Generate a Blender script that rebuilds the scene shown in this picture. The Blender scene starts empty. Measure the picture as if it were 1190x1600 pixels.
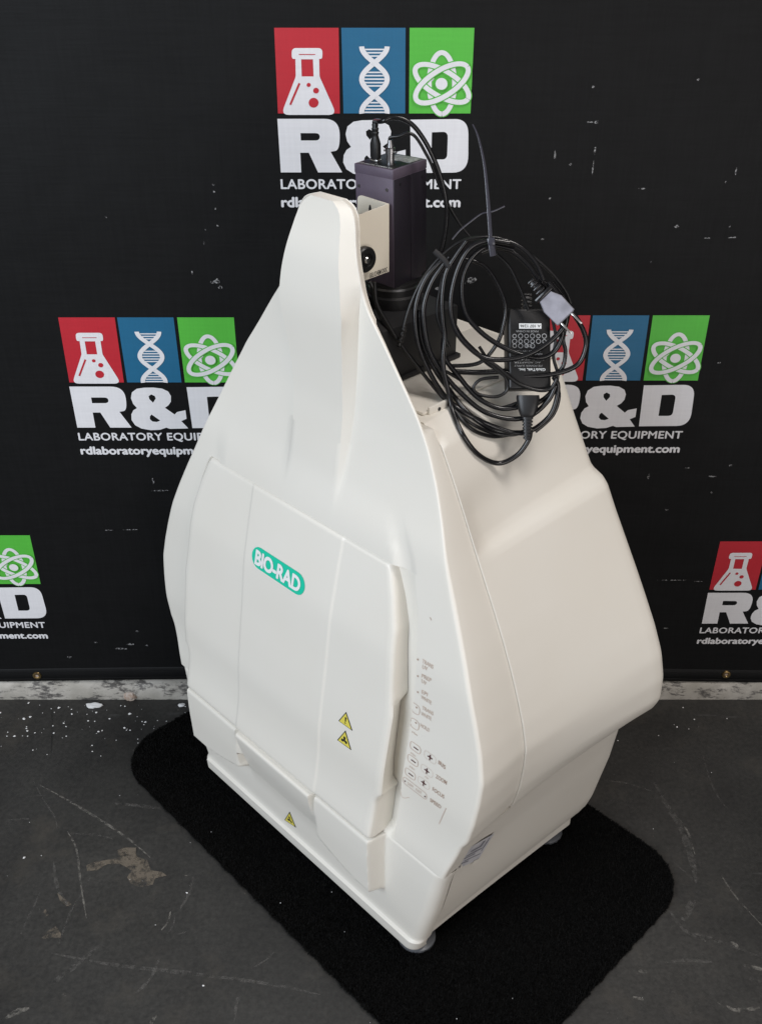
import bpy, bmesh, random
import numpy as np
from math import *
from mathutils import Vector, Matrix
from mathutils.bvhtree import BVHTree
random.seed(4); rng = np.random.default_rng(7)
scn = bpy.context.scene
# ------------------------------------------------------------------ camera
F, TILT, CH = 1550.0, radians(32), 1.45
cam_d = bpy.data.cameras.new("camera"); cam = bpy.data.objects.new("camera", cam_d)
scn.collection.objects.link(cam); scn.camera = cam
cam.location = (0, 0, CH); cam.rotation_euler = (pi/2 - TILT, 0, 0)
cam_d.sensor_fit = 'VERTICAL'; cam_d.sensor_height = 24; cam_d.lens = F/1600*24
cam_d.clip_start = .02; cam_d.clip_end = 50
# ------------------------------------------------------------------ world and lamps (indoor warehouse bay)
w = bpy.data.worlds.new("World"); scn.world = w; w.use_nodes = True
bg = w.node_tree.nodes['Background']; bg.inputs[0].default_value = (1.0, .93, .895, 1); bg.inputs[1].default_value = .20
def area(name, loc, target, size, power, col, sy=None):
    d = bpy.data.lights.new(name, 'AREA'); d.energy = power; d.color = col; d.size = size
    if sy: d.shape = 'RECTANGLE'; d.size_y = sy
    o = bpy.data.objects.new(name, d); scn.collection.objects.link(o); o.location = loc
    o.rotation_euler = (Vector(target) - Vector(loc)).to_track_quat('-Z', 'Y').to_euler()
    return o
area("bay_door_light", (-2.3, -1.0, 2.3), (-.1, 1.2, .55), 2.0, 115, (.82, .90, 1.0))
area("ceiling_light", (.9, .75, 3.1), (.1, 1.2, .5), .7, 32, (1.0, .94, .90))
area("doorway_light", (1.6, -1.9, .65), (0, 1.2, .4), 2.0, 41, (1.0, .945, .915))
scn.view_settings.view_transform = 'Standard'; scn.view_settings.look = 'None'
scn.view_settings.exposure = 0; scn.view_settings.gamma = 1
# ------------------------------------------------------------------ helpers
col = scn.collection
CT, ST = cos(TILT), sin(TILT)
def bp(u, v, z=0):
    d = ((u-595)/F, 1, -(v-800)/F); wv = np.array([d[0], CT+d[2]*ST, -ST+d[2]*CT])
    return wv*((z-CH)/wv[2]) + np.array([0, 0, CH])
def ray(u, v):
    d = ((u-595)/F, 1, -(v-800)/F); r = Vector((d[0], CT+d[2]*ST, -ST+d[2]*CT)); return r.normalized()
ROT = radians(-46)
_A, _B = bp(650, 1485, .02), bp(327, 1200, .02); OX, OY = (_A[0]+_B[0])/2, (_A[1]+_B[1])/2
MX = Matrix.Translation((OX, OY, 0)) @ Matrix.Rotation(ROT, 4, 'Z'); MI = MX.inverted()
YW = 1.581                                   # plane of the hanging banner
def wall(u, v, yw=YW):
    r = ray(u, v); s = yw/r.y; return Vector((r.x*s, yw, CH+r.z*s))
def link(o, parent=None):
    col.objects.link(o)
    if parent: o.parent = parent
    return o
def mesh_obj(name, verts, faces, mat, parent=None, smooth=True, angle=35, label=None):
    me = bpy.data.meshes.new(name); me.from_pydata([tuple(v) for v in verts], [], faces); me.validate()
    bm = bmesh.new(); bm.from_mesh(me); bmesh.ops.recalc_face_normals(bm, faces=bm.faces); bm.to_mesh(me); bm.free()
    me.materials.append(mat)
    if smooth:
        me.shade_smooth(); me.set_sharp_from_angle(angle=radians(angle))
    o = bpy.data.objects.new(name, me); link(o, parent)
    if label: o['label'] = label
    return o
def thing(name, label, cat, loc=(0, 0, 0), rz=0, group=None):
    o = bpy.data.objects.new(name, None); o.empty_display_size = .05; link(o); o.location = loc; o.rotation_euler = (0, 0, rz)
    tag(o, label, cat, group); return o
def tag(o, label, cat, group=None):
    o['label'] = label; o['category'] = cat
    if group: o['group'] = group
    return o
def box_bm(bm, c, s, R=None, bev=0, seg=2):
    g = bmesh.ops.create_cube(bm, size=1); vs = g['verts']
    for v in vs:
        v.co = Vector((v.co.x*s[0], v.co.y*s[1], v.co.z*s[2]))
    if bev:
        es = list({e for v in vs for e in v.link_edges})
        r = bmesh.ops.bevel(bm, geom=es, offset=bev, segments=seg, profile=.5, affect='EDGES'); vs = list({v for f in r['faces'] for v in f.verts} | {v for v in vs if v.is_valid})
    for v in vs:
        p = v.co.copy()
        if R: p = R @ p
        v.co = p + Vector(c)
def bm_obj(name, bm, mat, parent=None, smooth=True, angle=35, label=None):
    me = bpy.data.meshes.new(name); bmesh.ops.recalc_face_normals(bm, faces=bm.faces); bm.to_mesh(me); bm.free(); me.materials.append(mat)
    if smooth: me.shade_smooth(); me.set_sharp_from_angle(angle=radians(angle))
    o = bpy.data.objects.new(name, me); link(o, parent)
    if label: o['label'] = label
    return o
def lathe(name, prof, mat, parent=None, n=32, M=Matrix(), label=None):
    vs, fs = [], []
    for r, z in prof:
        for k in range(n): a = 2*pi*k/n; vs.append(M @ Vector((r*cos(a), r*sin(a), z)))
    for i in range(len(prof)-1):
        for k in range(n): fs.append((i*n+k, i*n+(k+1) % n, (i+1)*n+(k+1) % n, (i+1)*n+k))
    fs.append(tuple(range(n))); fs.append(tuple(range((len(prof)-1)*n, len(prof)*n)))
    return mesh_obj(name, vs, fs, mat, parent, label=label)
def catmull(P, sub=10, closed=False):
    P = [Vector(p) for p in P]; out = []; n = len(P)
    for i in range(n-1):
        p0 = P[max(i-1, 0)]; p1 = P[i]; p2 = P[i+1]; p3 = P[min(i+2, n-1)]
        for k in range(sub):
            t = k/sub
            out.append(.5*((2*p1)+(p2-p0)*t+(2*p0-5*p1+4*p2-p3)*t*t+(3*p1-p0-3*p2+p3)*t**3))
    out.append(P[-1]); return out
def tube_geo(P, r, n=8, vs=None, fs=None, flat=None):
    vs = [] if vs is None else vs; fs = [] if fs is None else fs
    b = len(vs); up = Vector((.13, -.9, .3)).normalized(); N = None
    m = len(P)
    for i, p in enumerate(P):
        t = (P[min(i+1, m-1)]-P[max(i-1, 0)]).normalized()
        N = (up - t*up.dot(t)) if N is None else (N - t*N.dot(t))
        N.normalize(); B = t.cross(N)
        rr = r(i/(m-1)) if callable(r) else r
        for k in range(n):
            a = 2*pi*k/n; vs.append(p+(N*cos(a)*(flat or 1)+B*sin(a))*rr)
    for i in range(m-1):
        for k in range(n): fs.append((b+i*n+k, b+i*n+(k+1) % n, b+(i+1)*n+(k+1) % n, b+(i+1)*n+k))
    fs.append(tuple(b+k for k in range(n))); fs.append(tuple(b+(m-1)*n+k for k in range(n)))
    return vs, fs
def tube(name, P, r, mat, parent=None, n=8, label=None, flat=None):
    vs, fs = tube_geo(P, r, n, flat=flat); return mesh_obj(name, vs, fs, mat, parent, angle=60, label=label)
# ------------------------------------------------------------------ materials
def mat(name, colr, rough=.5, metal=0, spec=.5, bump=None, var=None, coat=0, extra=None):
    m = bpy.data.materials.new(name); m.use_nodes = True; nt = m.node_tree; p = nt.nodes['Principled BSDF']
    p.inputs['Base Color'].default_value = (*colr, 1); p.inputs['Roughness'].default_value = rough
    p.inputs['Metallic'].default_value = metal; p.inputs['Specular IOR Level'].default_value = spec
    if coat: p.inputs['Coat Weight'].default_value = coat
    tc = nt.nodes.new('ShaderNodeTexCoord')
    if var:
        sc, amt, c2 = var
        n = nt.nodes.new('ShaderNodeTexNoise'); n.inputs['Scale'].default_value = sc; n.inputs['Detail'].default_value = 6
        nt.links.new(tc.outputs['Object'], n.inputs['Vector'])
        r = nt.nodes.new('ShaderNodeValToRGB'); r.color_ramp.elements[0].position = .5-amt; r.color_ramp.elements[1].position = .5+amt
        r.color_ramp.elements[0].color = (*colr, 1); r.color_ramp.elements[1].color = (*c2, 1)
        nt.links.new(n.outputs[0], r.inputs[0]); nt.links.new(r.outputs[0], p.inputs['Base Color'])
    if bump:
        sc, st, di = bump
        n = nt.nodes.new('ShaderNodeTexNoise'); n.inputs['Scale'].default_value = sc; n.inputs['Detail'].default_value = 3
        nt.links.new(tc.outputs['Object'], n.inputs['Vector'])
        b = nt.nodes.new('ShaderNodeBump'); b.inputs['Strength'].default_value = st; b.inputs['Distance'].default_value = di
        nt.links.new(n.outputs[0], b.inputs['Height']); nt.links.new(b.outputs[0], p.inputs['Normal'])
    return m
M = {}
M['cream'] = mat('cream_plastic', (.77, .742, .675), .42, bump=(900, .25, .0004), var=(7, .3, (.75, .715, .64)))
M['cream_gap'] = mat('gap_shadow_plastic', (.33, .29, .23), .7)
M['white_metal'] = mat('painted_bracket', (.80, .74, .62), .38, bump=(600, .15, .0003))
M['purple'] = mat('camera_housing', (.105, .082, .115), .5, metal=.05, bump=(1200, .3, .0002), var=(30, .25, (.085, .068, .092)))
M['black_plastic'] = mat('black_plastic', (.007, .007, .0075), .42, bump=(500, .2, .0003))
M['sleeve'] = mat('black_sleeve', (.007, .007, .008), .6, bump=(200, .2, .0004))
M['cable'] = mat('cable_rubber', (.0055, .0055, .0065), .24, bump=(150, .15, .0005))
M['cable_thin'] = mat('thin_cable', (.005, .005, .0055), .34)
M['tie'] = mat('nylon_tie', (.04, .04, .052), .2, bump=(300, .3, .0002))
M['plug'] = mat('plug_face', (.34, .34, .39), .22, var=(60, .2, (.22, .22, .25)))
M['metal'] = mat('nickel', (.75, .74, .72), .22, metal=1)
M['metal_dark'] = mat('steel', (.32, .32, .33), .3, metal=1)
M['brass'] = mat('brass', (.55, .42, .2), .32, metal=1, var=(90, .2, (.3, .2, .09)))
M['foot'] = mat('grey_rubber_foot', (.10, .105, .115), .3, bump=(300, .1, .0003))
M['green'] = mat('logo_green', (.01, .56, .36), .45)
M['white_print'] = mat('white_letter', (.82, .83, .82), .45)
M['yellow'] = mat('warning_yellow', (.72, .62, .10), .45)
M['ink'] = mat('ink', (.02, .02, .02), .5)
M['brown_ink'] = mat('brown_ink', (.46, .34, .27), .5)
M['faint_ink'] = mat('faint_ink', (.60, .48, .40), .5)
M['maroon_ink'] = mat('dark_maroon_ink', (.10, .035, .035), .5)
M['grey_label'] = mat('grey_sticker', (.66, .66, .68), .35, var=(60, .12, (.52, .52, .56)))
M['silver'] = mat('silver_rating_label', (.36, .36, .35), .4, var=(260, .1, (.18, .18, .18)))
# banner vinyl: woven stripes, faint creases and scuffs
def vinyl(name, c, rough=.52, stripes=.25, spec=.5, mod=.03):
    m = bpy.data.materials.new(name); m.use_nodes = True; nt = m.node_tree; p = nt.nodes['Principled BSDF']; L = nt.links.new
    p.inputs['Roughness'].default_value = rough; p.inputs['Specular IOR Level'].default_value = spec
    g = nt.nodes.new('ShaderNodeNewGeometry')
    mp = nt.nodes.new('ShaderNodeMapping'); mp.inputs['Scale'].default_value = (1, 1, 1); L(g.outputs['Position'], mp.inputs[0])
    n = nt.nodes.new('ShaderNodeTexNoise'); n.inputs['Scale'].default_value = 260; n.inputs['Detail'].default_value = 2
    mp2 = nt.nodes.new('ShaderNodeMapping'); mp2.inputs['Scale'].default_value = (.06, .06, 1); L(g.outputs['Position'], mp2.inputs[0]); L(mp2.outputs[0], n.inputs['Vector'])
    nv = nt.nodes.new('ShaderNodeTexNoise'); nv.inputs['Scale'].default_value = 260; mp3 = nt.nodes.new('ShaderNodeMapping'); mp3.inputs['Scale'].default_value = (1, .06, .06); L(g.outputs['Position'], mp3.inputs[0]); L(mp3.outputs[0], nv.inputs['Vector'])
    big = nt.nodes.new('ShaderNodeTexNoise'); big.inputs['Scale'].default_value = 2.2; big.inputs['Detail'].default_value = 3; L(g.outputs['Position'], big.inputs['Vector'])
    a = nt.nodes.new('ShaderNodeMath'); a.operation = 'ADD'; L(n.outputs[0], a.inputs[0]); L(nv.outputs[0], a.inputs[1])
    b = nt.nodes.new('ShaderNodeBump'); b.inputs['Strength'].default_value = stripes; b.inputs['Distance'].default_value = .0006; L(a.outputs[0], b.inputs['Height'])
    b2 = nt.nodes.new('ShaderNodeBump'); b2.inputs['Strength'].default_value = .7; b2.inputs['Distance'].default_value = .02; L(big.outputs[0], b2.inputs['Height']); L(b.outputs[0], b2.inputs['Normal'])
    L(b2.outputs[0], p.inputs['Normal'])
    r = nt.nodes.new('ShaderNodeMapRange'); r.inputs[1].default_value = .7; r.inputs[2].default_value = 1.3; r.inputs[3].default_value = 1-mod; r.inputs[4].default_value = 1+mod; L(a.outputs[0], r.inputs[0])
    mx = nt.nodes.new('ShaderNodeMix'); mx.data_type = 'RGBA'; mx.blend_type = 'MULTIPLY'; mx.inputs[0].default_value = 1; mx.inputs[6].default_value = (*c, 1); L(r.outputs[0], mx.inputs[7]); L(mx.outputs[2], p.inputs['Base Color'])
    return m
M['banner'] = vinyl('banner_vinyl', (.0048, .005, .0053), .6, .25, .18, .2)
M['p_white'] = vinyl('banner_white_ink', (.70, .70, .72), .5, .15)
M['p_red'] = vinyl('banner_red_ink', (.45, .014, .026), .5, .2)
M['p_blue'] = vinyl('banner_blue_ink', (.008, .115, .23), .5, .2)
M['p_green'] = vinyl('banner_green_ink', (.08, .44, .045), .5, .2)
# floor
def floor_mat():
    m = bpy.data.materials.new('painted_concrete_floor'); m.use_nodes = True; nt = m.node_tree; p = nt.nodes['Principled BSDF']; L = nt.links.new
    g = nt.nodes.new('ShaderNodeNewGeometry'); P = g.outputs['Position']
    def noise(s, d=6, r=.6, scale=(1, 1, 1), rot=0):
        mp = nt.nodes.new('ShaderNodeMapping'); mp.inputs['Scale'].default_value = scale; mp.inputs['Rotation'].default_value = (0, 0, rot); L(P, mp.inputs[0])
        n = nt.nodes.new('ShaderNodeTexNoise'); n.inputs['Scale'].default_value = s; n.inputs['Detail'].default_value = d; n.inputs['Roughness'].default_value = r; L(mp.outputs[0], n.inputs['Vector']); return n.outputs[0]
    def ramp(i, a, b, ca, cb):
        r = nt.nodes.new('ShaderNodeValToRGB'); r.color_ramp.elements[0].position = a; r.color_ramp.elements[1].position = b
        r.color_ramp.elements[0].color = (*ca, 1); r.color_ramp.elements[1].color = (*cb, 1); L(i, r.inputs[0]); return r.outputs[0]
    def mix(f, a, b):
        x = nt.nodes.new('ShaderNodeMix'); x.data_type = 'RGBA'; L(f, x.inputs[0]); L(a, x.inputs[6])
        if isinstance(b, tuple): x.inputs[7].default_value = (*b, 1)
        else: L(b, x.inputs[7])
        return x.outputs[2]
    base = ramp(noise(3.2, 8), .32, .7, (.017, .0166, .0158), (.044, .0425, .039))
    fine = ramp(noise(120, 4, .7), .35, .7, (.66, .66, .66), (1.28, 1.27, 1.25))
    mm = nt.nodes.new('ShaderNodeMix'); mm.data_type = 'RGBA'; mm.blend_type = 'MULTIPLY'; mm.inputs[0].default_value = 1; L(base, mm.inputs[6]); L(fine, mm.inputs[7]); c = mm.outputs[2]
    k = (0, 0, 0); w1 = (1, 1, 1)
    # brown dust
    c = mix(ramp(noise(7, 9, .7), .54, .74, k, (.5, .5, .5)), c, (.075, .066, .053))
    # scrapes: stretched noise, two directions
    c = mix(ramp(noise(26, 5, .65, (.12, 1, 1), .7), .67, .74, k, (.32, .32, .32)), c, (.15, .15, .15))
    c = mix(ramp(noise(30, 5, .65, (.12, 1, 1), -.35), .69, .76, k, (.28, .28, .28)), c, (.14, .135, .13))
    # paint chips
    c = mix(ramp(noise(58, 3, .5), .75, .78, k, (.45, .45, .45)), c, (.25, .23, .20))
    c = mix(ramp(noise(160, 2, .5), .77, .80, k, (.5, .5, .5)), c, (.32, .31, .28))
    # light scuffed zones at the bottom corners
    L(c, p.inputs['Base Color'])
    r = nt.nodes.new('ShaderNodeMapRange'); r.inputs[3].default_value = .42; r.inputs[4].default_value = .68; L(noise(9, 6), r.inputs[0]); L(r.outputs[0], p.inputs['Roughness'])
    b = nt.nodes.new('ShaderNodeBump'); b.inputs['Strength'].default_value = .35; b.inputs['Distance'].default_value = .002; L(noise(70, 5, .7), b.inputs['Height']); L(b.outputs[0], p.inputs['Normal'])
    return m
M['floor'] = floor_mat()
def decal_mat(name, c, thr=.5, soft=.08, scale=90, amax=1.0, rough=.6, stretch=(1, 1, 1), rot=0):
    m = bpy.data.materials.new(name); m.use_nodes = True; nt = m.node_tree; p = nt.nodes['Principled BSDF']; L = nt.links.new
    p.inputs['Base Color'].default_value = (*c, 1); p.inputs['Roughness'].default_value = rough
    g = nt.nodes.new('ShaderNodeNewGeometry'); mp = nt.nodes.new('ShaderNodeMapping'); mp.inputs['Scale'].default_value = stretch; mp.inputs['Rotation'].default_value = (0, 0, rot); L(g.outputs['Position'], mp.inputs[0])
    n = nt.nodes.new('ShaderNodeTexNoise'); n.inputs['Scale'].default_value = scale; n.inputs['Detail'].default_value = 5; n.inputs['Roughness'].default_value = .7; L(mp.outputs[0], n.inputs['Vector'])
    r = nt.nodes.new('ShaderNodeMapRange'); r.inputs[1].default_value = thr-soft; r.inputs[2].default_value = thr+soft; r.inputs[3].default_value = 0; r.inputs[4].default_value = amax; L(n.outputs[0], r.inputs[0])
    L(r.outputs[0], p.inputs['Alpha']); return m
M['scratch'] = decal_mat('chalky_scratch', (.22, .21, .195), .54, .12, 90, .30)
M['scratch_hard'] = decal_mat('bright_scratch', (.36, .34, .30), .53, .1, 90, .42)
M['stain'] = decal_mat('bare_patch', (.155, .13, .10), .47, .08, 42, .8)
M['scuff'] = decal_mat('banner_scuff', (.36, .36, .36), .52, .06, 300, .7)
M['skid'] = decal_mat('skid_mark', (.012, .012, .012), .5, .2, 30, .45)
def curb_mat():
    m = mat('dirty_white_paint', (.46, .44, .40), .7, bump=(60, .5, .003), var=(22, .2, (.30, .285, .25)))
    nt = m.node_tree; p = nt.nodes['Principled BSDF']; L = nt.links.new
    src = p.inputs['Base Color'].links[0].from_socket
    g = nt.nodes.new('ShaderNodeNewGeometry'); mp = nt.nodes.new('ShaderNodeMapping'); mp.inputs['Scale'].default_value = (.6, 1, 1.6); L(g.outputs['Position'], mp.inputs[0])
    n = nt.nodes.new('ShaderNodeTexNoise'); n.inputs['Scale'].default_value = 34; n.inputs['Detail'].default_value = 9; n.inputs['Roughness'].default_value = .75; L(mp.outputs[0], n.inputs['Vector'])
    r = nt.nodes.new('ShaderNodeMapRange'); r.inputs[1].default_value = .52; r.inputs[2].default_value = .60; L(n.outputs[0], r.inputs[0])
    x = nt.nodes.new('ShaderNodeMix'); x.data_type = 'RGBA'; L(r.outputs[0], x.inputs[0]); L(src, x.inputs[6]); x.inputs[7].default_value = (.085, .08, .075, 1); L(x.outputs[2], p.inputs['Base Color']); return m
M['curb'] = curb_mat()
M['mat'] = mat('black_carpet', (.0035, .0034, .0033), .95, spec=.08, bump=(220, .8, .004))
M['tuft'] = mat('black_carpet_fibre', (.011, .0107, .0102), .9, spec=.1, var=(500, .2, (.003, .003, .003)))
M['chip'] = mat('plaster', (.66, .66, .66), .8)
M['lump'] = mat('rusty_mortar', (.30, .20, .14), .85, bump=(150, .6, .002), var=(120, .2, (.46, .42, .38)))
# ------------------------------------------------------------------ floor and wall
n = 2
fl = mesh_obj('floor', [(-6, -3, 0), (6, -3, 0), (6, 1.72, 0), (-6, 1.72, 0)], [(0, 1, 2, 3)], M['floor'], smooth=False); fl['kind'] = 'structure'
YF = bp(595, 1090)[1]                          # foot of the wall
bm = bmesh.new(); box_bm(bm, (0, 1.68, 1.3), (8, .12, 2.6))
wl = bm_obj('wall', bm, M['curb'], smooth=False); wl['kind'] = 'structure'
# concrete sill under the banner, rough front edge
vs, fs = [], []
NX = 260
rr = random.Random(2)
prof = [(0, 0), (.0, .012), (.003, .026), (.006, .037), (.012, .040), (.036, .041), (.036, 0)]
for i in range(NX+1):
    x = -2+4*i/NX
    for j, (dy, z) in enumerate(prof):
        jy = rr.uniform(-.002, .002) if 0 < j < 5 else 0
        vs.append((x, YF-.006+dy+jy, max(0, z+(rr.uniform(-.0015, .0015) if 0 < j < 5 else 0))))
k = len(prof)
for i in range(NX):
    for j in range(k-1): fs.append((i*k+j, (i+1)*k+j, (i+1)*k+j+1, i*k+j+1))
sill = mesh_obj('concrete_sill', vs, fs, M['curb'], wl, angle=50)
# ------------------------------------------------------------------ banner
ban = thing('banner', 'black vinyl backdrop banner printed with repeated red, blue and green laboratory logos', 'banner', (0, YW, 0))
def B(v): return Vector((v[0], v[1]-YW, v[2]))     # world -> banner local
zb = lambda x: .047 + .004*cos(x*2.2+.3) - .006*abs(x)**1.5/.72
vs, fs = [], []; NX = 80; NZ = 60
for j in range(NZ+1):
    for i in range(NX+1):
        x = -1.7+3.4*i/NX; z0 = zb(x); t = j/NZ; z = z0+(2.3-z0)*t**1.3
        vs.append((x, 0, z))
for j in range(NZ):
    for i in range(NX): fs.append((j*(NX+1)+i, j*(NX+1)+i+1, (j+1)*(NX+1)+i+1, (j+1)*(NX+1)+i))
sheet = mesh_obj('sheet', vs, fs, M['banner'], ban)
so = sheet.modifiers.new('thickness', 'SOLIDIFY'); so.thickness = .0012; so.offset = 1 if False else -1
# hem: folded strip along the bottom, two stitched lines
for a, b, th in ((.0, .034, .0012),):
    vs, fs = [], []
    for i in range(NX+1):
        x = -1.7+3.4*i/NX; z0 = zb(x)
        for (dy, dz) in ((-.0004, a+.0005), (-.0022, a+.002), (-.0026, (a+b)/2), (-.0022, b-.002), (-.0004, b)): vs.append((x, dy, z0+dz))
    for i in range(NX):
        for j in range(4): fs.append((i*5+j, (i+1)*5+j, (i+1)*5+j+1, i*5+j+1))
    mesh_obj('hem', vs, fs, M['banner'], ban, angle=70)
for dz in (.0085, .0275):
    tube('stitch_line', [Vector((-1.7+3.4*i/NX, -.0026, zb(-1.7+3.4*i/NX)+dz)) for i in range(NX+1)], .0007, M['banner'], ban, n=4)
for (u, v) in ((59, 1054), (1133, 1052)):
    c = B(wall(u, v)); R = Matrix.Translation(c+Vector((0, -.003, 0))) @ Matrix.Rotation(pi/2, 4, 'X')
    prof = [(.0035, 0), (.0035, .0015), (.0045, .0028), (.0065, .0032), (.0085, .0024), (.0095, 0)]
    vs, fs = [], []; n = 28
    for r, z in prof:
        for q in range(n): a = 2*pi*q/n; vs.append(R @ Vector((r*cos(a), r*sin(a), z)))
    for i in range(len(prof)-1):
        for q in range(n): fs.append((i*n+q, i*n+(q+1) % n, (i+1)*n+(q+1) % n, (i+1)*n+q))
    gr = mesh_obj('grommet', vs, fs, M['brass'], ban)
    lathe('grommet_hole', [(.0036, 0), (.0036, .0006)], M['lump'], gr, 20, R)
# -- logo artwork, traced in the top logo then reused in logo coordinates
def c1(x, y): return wall(400+x/3.1316, 20+y/3.1316)        # trace of the top logo
def c2(x, y): return wall(860+x/4.25, 460+y/4.25)           # trace of the right logo
T0, T1 = c1(85, 73), c1(1064, 74); U = T1.x-T0.x
R0, R1 = wall(1010+0, 492), wall(1108, 492)
def n1(x, y): p = c1(x, y); return ((p.x-T0.x)/U, (p.z-T0.z)/U)
rT1 = c2(1056, 138)
def n2(x, y): p = c2(x, y); return (1+(p.x-rT1.x)/U, (p.z-rT1.z)/U)
def disc(cx, cy, r, n=24, ry=None): return [(cx+r*cos(2*pi*k/n), cy+(ry or r)*sin(2*pi*k/n)) for k in range(n)]
def rounded(pts, seg=5):
    # pts: (x,y,r): polygon with rounded corners
    out = []; n = len(pts)
    for i in range(n):
        x, y, r = pts[i]; p = Vector((x, y)); a = Vector(pts[i-1][:2]); b = Vector(pts[(i+1) % n][:2])
        if r <= 0: out.append((x, y)); continue
        da = (a-p); db = (b-p); ra = min(r, da.length*.5); rb = min(r, db.length*.5)
        s = p+da.normalized()*ra; e = p+db.normalized()*rb
        for k in range(seg+1): t = k/seg; q = s*(1-t)**2+p*2*t*(1-t)+e*t*t; out.append((q.x, q.y))
    return out
def stroke(pts, wd, closed=False):
    L, Rr = [], []; n = len(pts)
    for i in range(n):
        a = Vector(pts[i-1] if (i or closed) else pts[0]); b = Vector(pts[(i+1) % n] if (i < n-1 or closed) else pts[-1])
        t = (b-a).normalized(); nn = Vector((-t.y, t.x))*wd/2; p = Vector(pts[i]); L.append(p+nn); Rr.append(p-nn)
    q = [(L[i], L[i+1], Rr[i+1], Rr[i]) for i in range(n-1)]
    if closed: q.append((L[-1], L[0], Rr[0], Rr[-1]))
    return q
from mathutils.geometry import tessellate_polygon
def fill(vs, fs, loops, d):
    P = [[Vector((x, y, 0)) for x, y in lp] for lp in loops]; b = len(vs)
    flat = [p for lp in P for p in lp]
    for p in flat: vs.append((p.x, d, p.y))
    for t in tessellate_polygon(P): fs.append(tuple(b+i for i in t))
def quads(vs, fs, Q, d):
    for q in Q:
        b = len(vs)
        for p in q: vs.append((p[0], d, p[1]))
        fs.append((b, b+1, b+2, b+3))
def conv(f, pts): return [f(*p[:2]) for p in pts]
LY = {}
def layer(name, key, d): LY[name] = ([], [], key, d); return LY[name]
d1, d2, d3, d4, d5, d6 = -.0006, -.0010, -.0014, -.0018, -.0022, -.0026
v_, f_, _, _ = layer('red_tile', 'p_red', d1); fill(v_, f_, [conv(n1, [(86, 74), (401, 74), (407, 493), (105, 493)])], d1)
v_, f_, _, _ = layer('blue_tile', 'p_blue', d1); fill(v_, f_, [conv(n1, [(414, 74), (728, 74), (726, 493), (425, 493)])], d1)
v_, f_, _, _ = layer('green_tile', 'p_green', d1); fill(v_, f_, [conv(n1, [(748, 74), (1064, 74), (1045, 493), (745, 493)])], d1)
v_, f_, _, _ = layer('flask_icon', 'p_white', d2)
fill(v_, f_, [conv(n1, rounded([(172, 173, 22), (322, 173, 22), (322, 226, 20), (306, 226, 0), (308, 312, 10), (392, 500, 40), (120, 500, 40), (192, 312, 10), (190, 226, 0), (172, 226, 20)])),
              conv(n1, [(218, 228), (276, 228), (279, 312), (221, 312)])], d2)
for nm_, (x, y, r) in zip(('small_bubble', 'middle_bubble', 'large_bubble'), ((255, 353, 10), (291, 381, 14), (279, 440, 24))):
    v_, f_, _, _ = layer(nm_, 'p_red', d3); fill(v_, f_, [conv(n1, disc(x, y, r))], d3)
v_, f_, _, _ = layer('flask_side_line', 'p_red', d3); quads(v_, f_, [conv(n1, q) for q in stroke([(210, 345), (165, 450)], 10)], d3)
v_, f_, _, _ = layer('flask_rim_line', 'p_red', d3); quads(v_, f_, [conv(n1, q) for q in stroke([(207, 204), (287, 204)], 4)], d3)
v_, f_, _, _ = layer('helix_icon', 'p_white', d3)
hx = lambda y, s: 576+s*62*cos(pi*(y-165)/160)*(1 if 165 <= y else 1)
for s in (1, -1):
    P = [(hx(y, s), y) for y in np.linspace(165, 493, 70)]
    quads(v_, f_, [conv(n1, q) for q in stroke(P, 25)], d3 if s > 0 else d3-.0002)
for y in (180, 196, 212, 292, 308, 325, 342, 358, 440, 456, 472, 487):
    a = abs(62*cos(pi*(y-165)/160)); quads(v_, f_, [conv(n1, q) for q in stroke([(576-a, y), (576+a, y)], 7)], d2)
v_, f_, _, _ = layer('atom_icon', 'p_white', d3)
gv, gf, _, _ = layer('atom_gaps', 'p_green', d3)
def ell(rot, a=150, b=62, t0=0, t1=2*pi, n=64):
    c, s = cos(rot), sin(rot); return [(905+a*cos(t)*c-b*sin(t)*s, 345+a*cos(t)*s+b*sin(t)*c) for t in np.linspace(t0, t1, n)]
for i, (rot, a) in enumerate(((pi/2, 150), (radians(31), 148), (radians(-33), 148))):
    P = ell(rot, a)
    dd = -.0010-.0005*i
    quads(gv, gf, [conv(n1, q) for q in stroke(P, 34)], dd-.0002 if i else -.0008)
    quads(v_, f_, [conv(n1, q) for q in stroke(P, 24)], dd-.0004)
fill(gv, gf, [conv(n1, disc(903, 347, 34))], -.0026); fill(v_, f_, [conv(n1, disc(903, 347, 29))], -.0029)
fill(v_, f_, [conv(n1, [(838, 318), (855, 298), (868, 322), (852, 342)])], -.0010)
v_, f_, _, _ = layer('letters_r_and_d', 'p_white', d2)
fill(v_, f_, [conv(n1, rounded([(102, 519, 0), (405, 519, 75), (408, 672, 75), (362, 680, 0), (419, 781, 0), (301, 781, 0), (256, 685, 0), (214, 685, 0), (219, 781, 0), (119, 781, 0)], 8)),
              conv(n1, rounded([(215, 589, 0), (309, 589, 22), (309, 625, 22), (217, 625, 0)]))], d2)
fill(v_, f_, [conv(n2, rounded([(627, 594, 0), (962, 590, 78), (925, 858, 88), (594, 861, 0)], 9)),
              conv(n2, rounded([(743, 657, 0), (836, 654, 30), (812, 793, 28), (721, 793, 0)]))], d2)
amp = [(567, 863), (447, 866), (425, 858), (380, 872), (320, 875), (262, 864), (226, 842), (212, 808), (220, 772), (240, 745), (268, 730), (250, 702), (246, 665), (262, 628), (300, 604), (350, 597), (410, 596), (465, 603), (500, 622), (510, 652), (500, 688), (478, 712), (450, 728), (502, 772), (522, 756), (580, 744), (572, 800), (534, 815)]
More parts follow.
